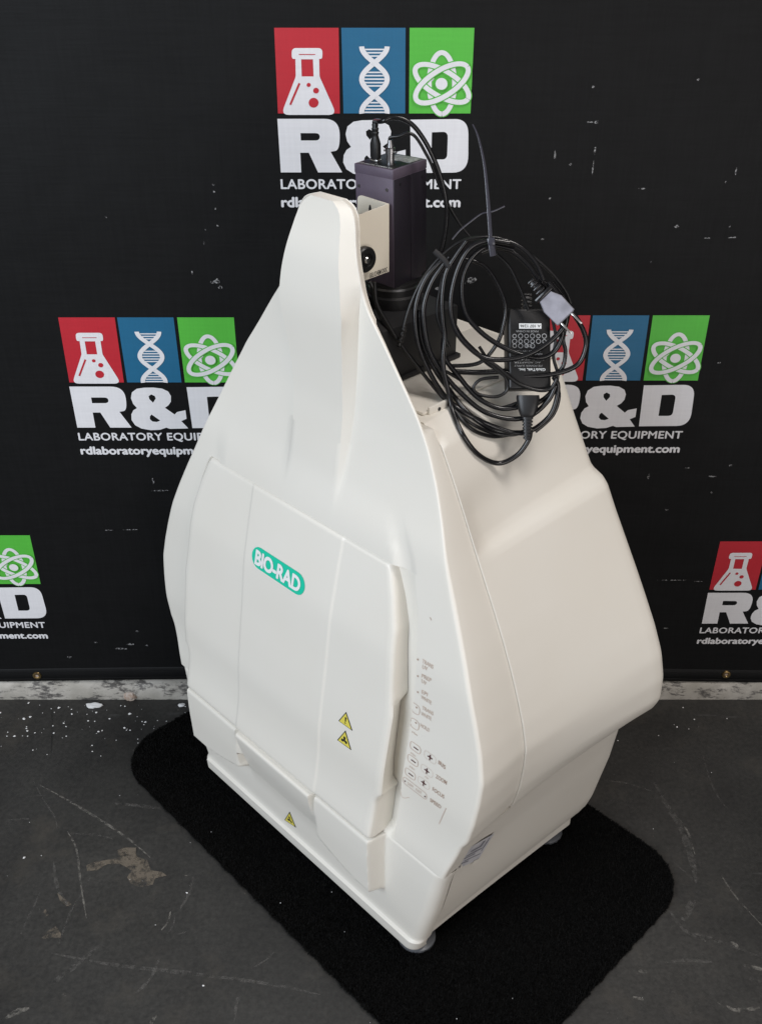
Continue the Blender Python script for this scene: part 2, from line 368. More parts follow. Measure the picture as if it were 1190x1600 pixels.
fill(v_, f_, [conv(n2, amp), conv(n2, [(385, 641), (405, 652), (407, 668), (382, 695), (364, 672), (365, 652)]), conv(n2, [(352, 772), (398, 812), (372, 821), (345, 818), (333, 802), (338, 784)])], d2)
def text_geo(s, offset=0.0, shear=0, space=1.0):
    cu = bpy.data.curves.new('t', 'FONT'); cu.body = s; cu.size = 1; cu.offset = offset; cu.resolution_u = 4; cu.shear = shear; cu.space_character = space
    o = bpy.data.objects.new('t', cu); col.objects.link(o); bpy.context.view_layer.update()
    me = bpy.data.meshes.new_from_object(o.evaluated_get(bpy.context.evaluated_depsgraph_get()))
    V = np.array([v.co[:] for v in me.vertices]); Fc = [tuple(p.vertices) for p in me.polygons]
    bpy.data.objects.remove(o); bpy.data.meshes.remove(me); bpy.data.curves.remove(cu)
    lo, hi = V.min(0), V.max(0); V = (V-lo)/np.maximum(hi-lo, 1e-6); return V, Fc, (hi[0]-lo[0])/(hi[1]-lo[1])
def add_text(vs, fs, s, x0, x1, zl, zh, d, offset=.0, space=1.0):
    V, Fc, _ = text_geo(s, 0, space=space); e = offset*.11
    for q, (ex, ez) in enumerate(((0, 0), (-e, 0), (e, 0), (0, e*.8), (0, -e*.8))):
        b = len(vs)
        for p in V: vs.append((x0+(x1-x0)*p[0]+ex, d-.00006*q, zl+(zh-zl)*p[1]+ez))
        for f in Fc: fs.append(tuple(b+i for i in f))
v_, f_, _, _ = layer('lettering_line', 'p_white', d2)
a, b = n1(118, 870), n1(1030, 815); add_text(v_, f_, 'LABORATORY EQUIPMENT', a[0]+.004, 1-.035, a[1], b[1], d2, .018, 1.06)
v_, f_, _, _ = layer('web_address', 'p_white', d2)
a, b = n1(122, 965), n1(1028, 903); add_text(v_, f_, 'rdlaboratoryequipment.com', a[0]+.004, 1-.036, a[1], b[1], d2, .032)
first = {}
logos = [(wall(428, 43), 1), (wall(91, 495.5), (wall(365.5, 495).x-wall(91, 495).x)/U), None, None, None]
w3 = (wall(1108, 492).x)-logos[1][1]*U
logos[2] = (Vector((w3, YW, wall(1108, 492.3).z)), logos[1][1])
logos[3] = (Vector((wall(47, 836).x-U*.985, YW, wall(47, 836).z)), .985)
logos[4] = (wall(1124, 845.5), .985)
for (p, s) in logos:
    for nm, (vs, fs, key, d) in LY.items():
        if nm not in first:
            me = bpy.data.meshes.new(nm); me.from_pydata([(x*U, y, z*U) for x, y, z in vs], [], fs); me.materials.append(M[key]); first[nm] = me
        o = bpy.data.objects.new(nm, first[nm]); link(o, ban); o.location = (p.x, 0, p.z); o.scale = (s, 1, s)
# scuffs on the banner
vs, fs = [], []
sc = [(393, 116, 3, 2), (334, 288, 2, 2), (335, 299, 2, 2), (337, 325, 2, 2), (340, 352, 2, 2), (322, 358, 2, 2), (319, 379, 2, 4), (301, 425, 2, 4), (340, 438, 6, 5), (345, 448, 4, 3), (332, 440, 3, 3), (166, 338, 3, 2), (240, 750, 2, 7), (250, 765, 18, 1.5), (170, 827, 8, 1.2), (205, 826, 16, 1.2), (205, 1005, 7, 3), (150, 1002, 3, 3), (190, 1012, 12, 2), (215, 985, 4, 2), (110, 1025, 5, 2), (230, 1007, 3, 2),
      (866, 240, 2, 9), (928, 234, 2, 8), (925, 262, 1.5, 12), (925, 135, 3, 2), (931, 190, 4, 3), (920, 190, 6, 1.5), (858, 309, 2.5, 2), (890, 256, 3, 2), (1000, 294, 8, 1.5), (1148, 267, 2, 6), (1132, 284, 2, 2), (1056, 353, 4, 2.5), (1138, 353, 2.5, 2), (1142, 370, 10, 1.5), (1103, 371, 7, 1.2), (1089, 124, 3, 2), (1015, 408, 2, 2), (846, 373, 3, 2), (1112, 743, 9, 1.5), (1072, 730, 6, 1.2), (1140, 726, 5, 2), (1040, 795, 4, 2), (1050, 905, 28, 1.2), (1090, 907, 10, 1.2), (1122, 566, 4, 2), (735, 436, 9, 6), (722, 441, 6, 4), (683, 450, 4, 3), (1110, 768, 2, 2), (1012, 743, 2, 5), (1038, 980, 5, 1.5)]
for (u, v, a, b) in sc:
    c = B(wall(u, v)); e = B(wall(u+a, v)); sx = e.x-c.x; sz = sx*b/a
    ps = [(c.x+sx*cos(t)*random.uniform(.5, 1.1), c.z+sz*sin(t)*random.uniform(.5, 1.1)) for t in np.linspace(0, 2*pi, 9)[:-1]]
    fill(vs, fs, [ps], -.0032)
o = mesh_obj('scuff_marks', vs, fs, M['scuff'], ban, smooth=False); o['kind'] = 'stuff'
# ------------------------------------------------------------------ the imaging cabinet
mac = thing('gel_imaging_cabinet', 'tall cream plastic gel imaging cabinet with tapered tower and green badge on its door', 'laboratory imager', (OX, OY, 0), ROT)
ZT = [.02, .1, .2, .26, .3, .34, .38, .42, .46, .5, .58, .66, .74, .78, .82, .87, .92, 1.03, 1.07, 1.13, 1.2]
YT = [0, -.005, -.006, -.004, .003, .006, .006, .010, .014, .018, .024, .038, .053, .065, .075, .084, .087, .088, .088, .100, .110]
ZW = [.02, .06, .1, .14, .18, .22, .26, .30, .330, .338, .38, .42, .46, .5, .54, .58, .62, .66, .7, .74, .78, .82, .86, .9, .94, .98, 1.01, 1.03, 1.05, 1.09, 1.11, 1.125, 1.133, 1.138]
WT = [.276, .287, .297, .307, .315, .322, .331, .343, .351, .358, .367, .371, .372, .363, .350, .335, .318, .299, .279, .259, .240, .220, .198, .172, .140, .109, .084, .074, .069, .058, .053, .046, .036, .022]
def smooth_tab(X, Y, s=.008):
    g = np.linspace(X[0], X[-1], 1200); y = np.interp(g, X, Y); k = max(1, int(s/(g[1]-g[0]))); ker = np.hanning(2*k+3); ker /= ker.sum()
    yp = np.interp(g, X, Y); e = len(ker)//2; yp = np.r_[2*y[0]-y[1:e+1][::-1], y, 2*y[-1]-y[-e-1:-1][::-1]]
    return g, np.convolve(yp, ker, 'valid')
_gy, _yy = smooth_tab(ZT, YT, .03); _gw, _ww = smooth_tab(ZW[:-4]+[1.105, 1.118, 1.127, 1.132, 1.1345, 1.16], WT[:-4]+[.0545, .0500, .0435, .034, .022, .010], .014)
_gs, _ws = smooth_tab(ZW[:-4]+[1.105, 1.118, 1.127, 1.132, 1.1345, 1.16], WT[:-4]+[.0545, .0500, .0435, .034, .022, .010], .003); _kk = np.clip((_gw-1.02)/.04, 0, 1); _ww = _ww*(1-_kk)+_ws*_kk
def yf(z): return float(np.interp(z, _gy, _yy))
def wf(z): return float(np.interp(z, _gw, _ww))
def sstep(a, b, x):
    t = min(1, max(0, (x-a)/(b-a))); return t*t*(3-2*t)
dz_ = lambda z: float(np.interp(z, [.02, .25, .45, .70, .72], [.030, .031, .020, .0045, .004]))    # how far the door stands proud
def door_x(z): return float(np.interp(z, [.24, .325, .335, .343, .39, .485, .499, .526, .558, .615, .659, .69, .700], [.207, .207, .210, .216, .217, .219, .217, .213, .210, .203, .190, .178, .172]))
LO = .058                                    # the door sits off centre: its left edge is LO further out
def ovl_x(z): return float(np.interp(z, [.24, .345, .43, .514, .585, .657, .72, .80, .86], [.228, .232, .238, .241, .240, .228, .206, .16, .12]))+.0
def front_pt(u, v, d=0.0):
    # where the line of sight meets the front surface
    a = bp(u, v, 0); b = bp(u, v, 1); a = MI @ Vector(a); b = MI @ Vector(b); z = .5
    for _ in range(60): y = yf(z)-(d(z) if callable(d) else d); z = .5*z+.5*(y-a.y)/(b.y-a.y)
    return a.x+z*(b.x-a.x), z
_a1, _b1 = smooth_tab([.60, .74, .80, .88, .96, 1.0, 1.04, 1.08, 1.12, 1.16], [0, 0, .007, .012, .020, .025, .022, .016, .011, .009], .04)
_a2, _b2 = smooth_tab([.60, .90, .96, 1.0, 1.04, 1.08, 1.105, 1.12, 1.129, 1.1345, 1.16], [.049, .050, .056, .061, .056, .0475, .042, .037, .030, .018, .01], .008)
def tow_th(z): return float(np.interp(z, _a1, _b1))
def tow_x(z): return float(np.interp(z, _a2, _b2))
# --- front shell: closed ring loft with tower, side columns and recessed channels
vs, fs = [], []
zz = sorted(list(np.arange(.25, 1.02, .0045))+[.7016, .7020])+list(np.arange(1.02, 1.125, .003))+[1.1265, 1.129, 1.131, 1.1325, 1.1335, 1.1342]
XT, ring = .046, None
def depth_front(x, z):
    ax = abs(x); y = yf(z); xo = ovl_x(z) if x > 0 else min(door_x(min(z, .70))+LO+.004, wf(z)-.012); xd = door_x(min(z, .70))
    w = wf(z)
    rec = .017*sstep(.80, .60, z)*sstep(.252, .264, z)
    if z < .715: behind = 1
    else: behind = 0
    # channel between door and control column
    if ax < xo:
        e = sstep(xo, xo-.006, ax)
        if z < .7018: y += rec*e
        else:
            inner = sstep(xo-.030, xo-.010, ax)*(1-sstep(.705, .80, z))*(1 if x > 0 else 0); y += rec*e*inner*.35
            y -= .004*(1-sstep(.705, .78, z))*(1-sstep(xo-.034, xo-.024, ax))
    # tower
    th = tow_th(z)
    xt = tow_x(z); x2 = float(np.interp(z, [.7, .84, .9, 1.0, 1.03], [.056, .060, .062, .067, .07])); x2 = min(x2, max(w-.001, xt+.002))
    if ax < x2: y -= float(th)*(1-sstep(xt, x2, ax) if False else min(1, max(0, (x2-ax)/(x2-xt))))
    return y
for z in zz:
    w = wf(z); r = min(float(np.interp(z, [.3, .70, .76, .9], [.007, .006, .003, .0025])), w*.3); xo = min(ovl_x(z), w-r-.004); xd = min(door_x(min(z, .70)), xo-.002)
    x2 = float(np.interp(z, [.7, .84, .9, 1.0, 1.03], [.056, .060, .062, .067, .07])); xt = tow_x(z)
    lim = w-r*.6
    x2 = min(x2, lim); xt = min(xt, x2-.001); xd = max(x2+.0004, min(xd, lim)); xo = max(xd+.0004, min(xo, lim))
    def halfx(xd, xo): return list(np.linspace(0, xt, 8))+list(np.linspace(xt, x2, 6))[1:]+list(np.linspace(x2, xd, 14))[1:]+list(np.linspace(xd, xo, 8))[1:]+list(np.linspace(xo, max(xo+.0004, w-r), 10))[1:]
    half = halfx(xd, xo)
    xol = max(x2+.001, min(door_x(min(z, .70))+LO+.004, w-.012, lim)); halfL = halfx(max(x2+.0004, xol-.008), xol)
    xc, yc = half[-1], depth_front(half[-1], z)
    rc = w-xc
    corner = [(xc+rc*sin(t), yc+rc*.9*(1-cos(t))) for t in np.linspace(0, pi/2, 7)][1:]
    yb = .106 if z < .884 else yf(z)+(.005 if z < 1.0 else .008)
    yb = max(yb, corner[-1][1]+.002)
    side = [(w-.0002*k*k, corner[-1][1]+(yb-corner[-1][1])*k/4) for k in range(1, 5)]
    back = [(w*s, yb+.001) for s in (.97, .5, 0)]
    H = [(x, depth_front(x, z)) for x in half]+corner+side+back
    HL = [(x, depth_front(-x, z)) for x in halfL]+corner+side+back
    full = [(-x, y) for x, y in HL[::-1]]                # back centre .. front centre (left)
    full = full[:-1]+H[:-1]
    base = len(vs); n = len(full)
    for x, y in full: vs.append((x, y, z))
    if base:
        for k in range(n): fs.append((base-n+k, base-n+(k+1) % n, base+(k+1) % n, base+k))
fs.append(tuple(range(n))); fs.append(tuple(range(len(vs)-n, len(vs))))
shell = mesh_obj('front_shell', vs, fs, M['cream'], mac, angle=40)
# --- door
def centre_raise(x, z):
    xl, xr = -.118, .082
    return .0014*sstep(xl-.003, xl+.003, x)*(1-sstep(xr-.003, xr+.003, x))
def door_y(x, z): return yf(z)-dz_(z)-centre_raise(x, z)
vs, fs = [], []
zd = [.2535, .2540, .2555, .258]+list(np.arange(.262, .695, .004))+[.697, .6998, .7010, .7014]
for z in zd:
    w = door_x(z); edge_z = min(z-.2535, .7014-z)
    lim = w-.006
    q_ = lambda a, b, n_: list(np.linspace(a, b, n_))
    inner = q_(-lim-LO, -.124, 20)+q_(-.1228, -.1132, 9)+q_(-.112, .076, 40)+q_(.0772, .0868, 9)+q_(.088, lim, 14)
    pts = []
    for s in (-1, 1):
        w = door_x(z)+(LO if s < 0 else 0)
        und = .016*sstep(.336, .346, z)*(1-sstep(.485, .515, z))*(1 if s > 0 else 0)
        seq = [(s*(w-und), .050), (s*(w-und*.3), .010), (s*(w-.0006), .004), (s*(w-.0025), .0012)]
        pts.append(seq)
    row = pts[0]+[(x, 0) for x in inner]+pts[1][::-1]
    ez = .004*(1-min(1, edge_z/.004))**2
    for x, dy in row:
        y = door_y(max(-lim-LO, min(lim, x)), z)+max(dy, 0)+ez
        y = min(y, yf(z)+.0165)
        vs.append((x, y, z))
n = len(row)
low_lid = [(x, max(y, yf(zd[0])+.004), z) for x, y, z in vs[:n]]; top_lid = [(x, max(y, yf(zd[-1])+.010), z) for x, y, z in vs[-n:]]
vs = low_lid+vs+top_lid; zd = [0]+zd+[0]
for j in range(len(zd)-1):
    for k in range(n-1): fs.append((j*n+k, j*n+k+1, (j+1)*n+k+1, (j+1)*n+k))
door = mesh_obj('door', vs, fs, M['cream'], mac, angle=40)
# --- base front panel with two bulges
def base_relief(x, z):
    ax = x if x > 0 else -x-LO; full = .031
    xin_l, xin_r = -.118, .080
    wing = 0
    if x > xin_r or x < xin_l:
        xi = (x-xin_r) if x > 0 else (xin_l-x); W_ = (.210 if x > 0 else .210+LO)-(xin_r if x > 0 else -xin_l)
        t = min(1, xi/W_); zbm = .150-.028*sin(min(1, t*1.15)*pi/2)
        hgt = sstep(zbm-.004, zbm+.012, z); wing = full*hgt*(1-sstep(.204, .213, ax))*(.92+.08*sstep(.12, .25, z))
        wing = max(wing, full*sstep(.105, .25, z)*(1-sstep(0, .012, xi)))
    centre = full*sstep(.10, .27, z)*1.12+.004*sstep(.14, .16, z)
    m = max(0, min(1, sstep(xin_l-.006, xin_l+.006, x)*(1-sstep(xin_r-.006, xin_r+.006, x))))
    r = wing*(1-m)+centre*m
    lip = .006*(1-sstep(.048, .052, z))
    return r+lip
vs, fs = [], []
zb_ = [.021, .0215, .023, .026]+list(np.arange(.03, .246, .0035))+[.247, .2485, .2495]
for z in zb_:
    w = wf(z)+.001; r = .020
    inner = sorted(set(list(np.linspace(-(w-r), w-r, 130))+[s*v-(LO if s < 0 else 0) for s in (-1, 1) for v in (.204, .206, .2075, .209, .2105, .212, .214)]))
    if z > 0: pass
    e = min(z-.021, .2495-z); ez = .0035*(1-min(1, e/.004))**2
    yc = yf(z)-base_relief(w-r, z); L_ = []
    cor = [(w-r+r*sin(t), yc+r*(1-cos(t))) for t in np.linspace(0, pi/2, 8)][1:]+[(w, yc+r+.006), (w-.002, yc+r+.008)]
    row = [(-x, y) for x, y in cor[::-1]]+[(x, yf(z)-base_relief(x, z)) for x in inner]+cor
    for x, y in row: vs.append((x, y+ez, z))
n = len(row)
vs += [(x, max(y, yf(.2495)+.004), z) for x, y, z in vs[-n:]]; zb_ = zb_+[0]
for j in range(len(zb_)-1):
    for k in range(n-1): fs.append((j*n+k, j*n+k+1, (j+1)*n+k+1, (j+1)*n+k))
basef = mesh_obj('lower_front_panel', vs, fs, M['cream'], mac, angle=40)
# --- rear shell (ring loft)
ZR = [.335, .345, .38, .40, .44, .48, .52, .56, .60, .64, .68, .716, .724, .731, .738, .80, .85, .868, .878, .882]
WR = [.358, .380, .404, .411, .409, .399, .381, .359, .336, .312, .288, .268, .260, .243, .235, .199, .172, .162, .154, .146]
def wrr(z): return float(np.interp(z, ZR, WR))
_g2, _w2 = smooth_tab(ZR, WR, .003); _g3, _w3 = smooth_tab([.30]+ZR, [.34]+WR, .011)
_w3 = np.interp(_g2, _g3, _w3); _k3 = np.clip((_g2-.66)/.04, 0, 1); _w2 = _w3*(1-_k3)+_w2*_k3
def wrs(z): return float(np.interp(z, _g2, _w2))
ZF2 = [.335, .345, .38, .42, .46, .5, .54, .58, .62, .66, .70, .74, .78, .82, .86, .87, .882]
def loft_side(name, zs, wfront, wrear, y0, y1, mat_, inset=0, rc=.022, parent=mac, top_round=0, vert=None):
    vs, fs = [], []
    for z in zs:
        a, b = wfront(z)-inset, wrear(z)-inset; row = []
        S = 16
        for k in range(S+1):
            t = k/S; y = y0+(y1-rc-y0)*t; wv = a+(b-a)*t**(1.2-.9*sstep(.66, .72, z)*(1-sstep(.76, .86, z))-.3*sstep(.80, .86, z)); row.append((wv, y))
        row += [(b-rc+rc*cos(t), y1-rc+rc*sin(t)) for t in np.linspace(0, pi/2, 7)][1:]
        row += [(b*.5, y1), (0, y1)]
        row = [(.0, y0), (a*.6, y0), (a-.0006, y0), (a-.0002, y0+.0004)]+row[1:]
        full = row+[(-x, y) for x, y in row[::-1]][1:-1]
        base = len(vs); n = len(full)
        for x, y in full: vs.append((x, y, z))
        if base:
            for k in range(n): fs.append((base-n+k, base-n+(k+1) % n, base+(k+1) % n, base+k))
    fs.append(tuple(range(n))); fs.append(tuple(range(len(vs)-n, len(vs))))
    return mesh_obj(name, vs, fs, mat_, parent, angle=38)
zr = [.3355, .3362, .338]+list(np.arange(.342, .70, .006))+list(np.arange(.702, .75, .002))+list(np.arange(.752, .866, .006))+[.868, .872, .876, .879, .881, .882]
def wfr(z):
    return wf(z)-float(np.interp(z, [.33, .722, .736, .78, .86, .87, .882], [.0004, .0004, .0004, .0006, .0008, .008, .02]))
def wre(z):
    b = wrs(z); return b
rear = loft_side('rear_shell', zr, wfr, wre, .1070, .405, M['cream'])
ZL, WL = [.06, .064, .086, .092, .12, .23, .333], [.299, .305, .314, .317, .325, .345, .357]
_wl = lambda z: float(np.interp(z, ZL, WL))
zl = [.064, .070, .078, .084, .087, .090, .094]+list(np.arange(.10, .331, .008))+[.333]
low = loft_side('lower_side_cover', [.062, .063]+zl[1:], lambda z: wf(z)-.002-.012*(1-sstep(.058, .070, z)), lambda z: _wl(z), .03, .402, M['cream'])
pl = loft_side('base_plinth', [.0200, .0205, .022, .06, .075], lambda z: .268 if z > .021 else .266, lambda z: .291 if z > .021 else .288, .012, .392, M['cream'], rc=.012)
# screw boss / small tab in front corner seam, and flange plate on the roof
bm = bmesh.new(); box_bm(bm, (.075, .255, .8845), (.150, .27, .004), bev=.001); box_bm(bm, (-.075, .255, .8845), (.148, .27, .004), bev=.001); bm_obj('roof_plate', bm, M['cream'], mac)
bm = bmesh.new(); box_bm(bm, (.152, .145, .884), (.004, .034, .017), bev=.001); tab = bm_obj('roof_tab', bm, M['cream'], mac)
lathe('screw_hole', [(.0026, 0), (.0026, .0006)], M['ink'], tab, 14, Matrix.Translation((.1541, .146, .885)) @ Matrix.Rotation(pi/2, 4, 'Y'))
# feet
for (x, y) in ((.250, .030), (-.225, .05), (.262, .350), (-.262, .350)):
    lathe('foot', [(.028, .0), (.031, .002), (.0305, .006), (.022, .010), (.018, .021)], M['foot'], mac, 32, Matrix.Translation((x, y, .0045)))
# --- printing on the front: projected onto the surface
def print_on(name, V, Fc, x0, x1, z0, z1, ysurf, m, parent, lift=.0006, shear=0):
    vs = []
    for p in V:
        x = x0+(x1-x0)*p[0]+shear*(p[1]-.5)*(z1-z0); z = z0+(z1-z0)*p[1]; vs.append((x, ysurf(x, z)-lift, z))
    return mesh_obj(name, vs, Fc, m, parent, smooth=False)
def poly_on(name, loops, ysurf, m, parent, lift=.0006):
    vs, fs = [], []; fill(vs, fs, loops, 0); vs = [(x, ysurf(x, z)-lift, z) for x, _, z in vs]
    return mesh_obj(name, vs, fs, m, parent, smooth=False)
dfun = lambda z: dz_(z)+.0055
def fp(u, v): return front_pt(u, v, dfun)
(xa, za), (xb, zb2) = fp(392, 868), fp(473, 920)
cx, cz = (xa+xb)/2, (za+zb2)/2
zc = fp(431, 893); cx, cz = zc; hl, hh = .0615, .0172
def pill(cx, cz, hl, hh, n=10, k=.55):
    # soft pill with slanted ends
    out = []
    for s in (1, -1):
        for t in np.linspace(-pi/2, pi/2, n): out.append((cx+s*(hl-hh+hh*cos(t)), cz+s*hh*sin(t)))
    return out
badge = poly_on('badge', [pill(cx, cz, hl, hh)], door_y, M['green'], door, .0008)
V, Fc, _ = text_geo('BIO-RAD', 0, space=.95); nv_ = len(V); V2, F2 = [], []
for q, (ex, ez) in enumerate(((0, 0), (-.012, 0), (.012, 0), (0, .05), (0, -.05), (-.008, .04), (.008, -.04), (.008, .04), (-.008, -.04))):
    V2 += [(p[0]+ex, p[1]+ez, q) for p in V]; F2 += [tuple(nv_*q+i for i in f) for f in Fc]
bl_ = [(cx+hl*.84*(2*p[0]-1), 0, cz+hh*.66*(2*p[1]-1), p[2]) for p in V2]
mesh_obj('badge_letters', [(x, door_y(x, z)-.0014-.00005*q, z) for x, _, z, q in bl_], F2, M['white_print'], door, smooth=False)
dy_plain = lambda x, z: yf(z)-dz_(z)
def warning(pxs, ysurf, parent, dd, kind):
    P = [front_pt(u, v, dd) for u, v in pxs]
    c = Vector((sum(p[0] for p in P)/3, sum(p[1] for p in P)/3))
    poly_on('warning_sticker', [P], ysurf, M['ink'], parent, .0005)
    Q = [(c.x+(p[0]-c.x)*.84, c.y+(p[1]-c.y)*.84) for p in P]
    st = poly_on('warning_face', [Q], ysurf, M['yellow'], parent, .0009)
    k = (max(p[1] for p in P)-min(p[1] for p in P))
    if kind == '!':
        poly_on('exclamation_mark', [[(c.x-.0016, c.y+k*.30), (c.x+.0016, c.y+k*.30), (c.x+.0009, c.y-k*.02), (c.x-.0009, c.y-k*.02)]], ysurf, M['ink'], parent, .0013)
        poly_on('exclamation_dot', [[(c.x-.0013, c.y-k*.08), (c.x+.0013, c.y-k*.08), (c.x+.0013, c.y-k*.15), (c.x-.0013, c.y-k*.15)]], ysurf, M['ink'], parent, .0013)
    else:
        for dx, dzz in ((0, .28), (-.004, -.10), (.004, -.06), (0, .02)):
            poly_on('hazard_symbol', [[(c.x+dx+.0026*cos(t), c.y+k*dzz*.6+.0026*sin(t)) for t in np.linspace(0, 2*pi, 7)[:-1]]], ysurf, M['ink'], parent, .0013)
warning([(541, 1112), (529, 1126), (551, 1142)], dy_plain, door, dz_, '!')
warning([(540, 1141), (527, 1156), (549, 1172)], dy_plain, door, dz_, 'x')
by = lambda x, z: yf(z)-base_relief(x, z)
warning([(450, 1270), (442, 1283), (460, 1295)], by, basef, lambda z: .004, 'x')
# control panel overlay on the column
cyl = lambda x, z: depth_front(x, z)
def cp(u, v): return front_pt(u, v, 0)
def line_on(name, pxs, wd, m, parent=shell, lift=.0008):
    P = [cp(u, v) for u, v in pxs]; P = [(p.x, p.y) for p in catmull([Vector((a, b, 0)) for a, b in P], 6)]
    vs, fs = [], []; quads(vs, fs, stroke(P, wd), 0); vs = [(x, cyl(x, z)-lift, z) for x, _, z in vs]; return mesh_obj(name, vs, fs, m, parent, smooth=False)
line_on('overlay_edge', [(697, 1262), (686, 1287)], .0009, M['faint_ink'])
line_on('overlay_edge', [(645, 960), (647, 1030), (643, 1096), (625, 1232), (640, 1246)], .0008, M['faint_ink'])
line_on('overlay_mark', [(672, 964), (674, 969)], .0008, M['brown_ink'])
def text_px(s, u0, v0, u1, v1, hgt, m, off=.012):
    a, b = cp(u0, v0), cp(u1, v1); V, Fc, _ = text_geo(s, off); vs = []
    for p in V:
        x = a[0]+(b[0]-a[0])*p[0]; z = a[1]+(b[1]-a[1])*p[0]+hgt*(p[1]-.5); vs.append((x, cyl(x, z)-.0009, z))
    return mesh_obj('panel_text', vs, Fc, m, shell, smooth=False)
def rbox_px(u, v, wx, hz, m, name='button_outline', lw=.0009, r=None):
    c = cp(u, v); r = r or min(wx, hz)*.42
    P = rounded([(c[0]-wx/2, c[1]-hz/2, r), (c[0]+wx/2, c[1]-hz/2, r), (c[0]+wx/2, c[1]+hz/2, r), (c[0]-wx/2, c[1]+hz/2, r)])
    vs, fs = [], []; quads(vs, fs, stroke(P, lw, True), 0); vs = [(x, cyl(x, z)-.0008, z) for x, _, z in vs]; return mesh_obj(name, vs, fs, m, shell, smooth=False)
for (u, v) in ((653, 1030), (653, 1056), (653, 1081), (651, 1105), (650, 1129)):
    c = cp(u, v); poly_on('indicator', [disc(c[0], c[1], .0015, 10)], cyl, M['brown_ink'], shell, .001)
for s, u0, v0, u1, v1 in (('TRANS', 660, 1032, 677, 1042), ('UV', 660, 1041, 668, 1045), ('PREP', 659, 1055, 674, 1063), ('UV', 659, 1063, 666, 1068), ('EPI', 659, 1080, 668, 1085), ('WHITE', 658, 1088, 674, 1098), ('TRANS', 660, 1105, 677, 1115), ('WHITE', 658, 1114, 674, 1123), ('HOLD', 657, 1132, 671, 1141)):
    text_px(s, u0, v0, u1, v1, .0062, M['faint_ink'], .004)
for s, u0, v0, u1, v1 in (('IRIS', 685, 1190, 696, 1199), ('ZOOM', 681, 1212, 698, 1223), ('FOCUS', 676, 1232, 694, 1245), ('SPEED', 672, 1249, 689, 1261)):
    text_px(s, u0, v0, u1, v1, .0068, M['brown_ink'], .008)
for (u, v) in ((649, 1107), (648, 1131)): rbox_px(u, v, .016, .016, M['faint_ink'])
for i, (u, v) in enumerate(((649, 1168), (645, 1188), (641, 1209))):
    rbox_px(u, v, .020, .013, M['faint_ink'])
    c = cp(u+1, v+1); poly_on('minus_sign', [[(c[0]-.0045, c[1]-.0008), (c[0]+.0045, c[1]-.0008), (c[0]+.0045, c[1]+.0008), (c[0]-.0045, c[1]+.0008)]], cyl, M['maroon_ink'], shell, .001)
for (u, v) in ((672, 1183), (667, 1204), (662, 1223)):
    rbox_px(u, v, .022, .013, M['faint_ink'], lw=.0004)
    c = cp(u, v)
    for a, b in ((.0045, .0009), (.0009, .0048)): poly_on('plus_sign', [[(c[0]-a, c[1]-b), (c[0]+a, c[1]-b), (c[0]+a, c[1]+b), (c[0]-a, c[1]+b)]], cyl, M['maroon_ink'], shell, .001 if a > b else .0012)
rbox_px(648, 1231, .046, .0125, M['faint_ink'])
text_px('SLOW', 637, 1223, 646, 1229, .005, M['faint_ink'], .004); text_px('FAST', 650, 1233, 659, 1239, .005, M['faint_ink'], .004)
for (u, v) in ((633, 1220), (664, 1244)):
    c = cp(u, v); poly_on('indicator', [disc(c[0], c[1], .0013, 8)], cyl, M['maroon_ink'], shell, .001)
for s, u0, v0, u1, v1 in (('Min', 644, 1143, 652, 1148), ('Max', 642, 1176, 650, 1181), ('Min', 640, 1197, 648, 1202), ('Max', 664, 1213, 670, 1216)): text_px(s, u0, v0, u1, v1, .0035, M['faint_ink'], 0)
# side sticker, wrapped on the lower cover
def side_x(y, z):
    t = min(1, max(0, (y-.03)/(.402-.022-.03))); a = wf(z)-.002; return a+(_wl(z)-a)*t**.9
vs, fs = [], []; Q = [(.034, .299), (.096, .276), (.079, .219), (.016, .250)]
for i in range(9):
    for j in range(9):
        a = i/8; b = j/8; y = (Q[0][0]*(1-a)+Q[1][0]*a)*(1-b)+(Q[3][0]*(1-a)+Q[2][0]*a)*b; z = (Q[0][1]*(1-a)+Q[1][1]*a)*(1-b)+(Q[3][1]*(1-a)+Q[2][1]*a)*b
        y = max(y, .033); vs.append((side_x(y, z)+.0012, y, z))
for i in range(8):
    for j in range(8): fs.append((i*9+j, (i+1)*9+j, (i+1)*9+j+1, i*9+j+1))
stk = mesh_obj('inventory_sticker', vs, fs, M['grey_label'], low)
def stk_pt(a, b, l=.0018):
    y = (Q[0][0]*(1-a)+Q[1][0]*a)*(1-b)+(Q[3][0]*(1-a)+Q[2][0]*a)*b; z = (Q[0][1]*(1-a)+Q[1][1]*a)*(1-b)+(Q[3][1]*(1-a)+Q[2][1]*a)*b; y = max(y, .0335); return (side_x(y, z)+l, y, z)
vs, fs = [], []
for (a0, b0, a1, b1) in ((.62, .12, .72, .3), (.30, .3, .72, .36), (.2, .45, .8, .49), (.2, .56, .6, .6), (.3, .7, .9, .73), (.15, .8, .5, .84), (.85, .1, .88, .6)):
    b = len(vs); vs += [stk_pt(a0, b0), stk_pt(a1, b0), stk_pt(a1, b1), stk_pt(a0, b1)]; fs.append((b, b+1, b+2, b+3))
mesh_obj('sticker_print', vs, fs, mat('grey_ink', (.26, .26, .29), .5), stk if False else low, smooth=False)
vs, fs = [], []
for (a0, a1) in ((.0, .35), (.78, 1.0)):
    b = len(vs); vs += [stk_pt(a0, .93, .0022), stk_pt(a1, .93, .0022), stk_pt(a1-.04, 1.09, .003), stk_pt(a0+.03, 1.12, .003)]; fs.append((b, b+1, b+2, b+3))
mesh_obj('torn_sticker_edge', vs, fs, M['cream'], low, smooth=False)
vs = []; y0, z0 = .287, .319
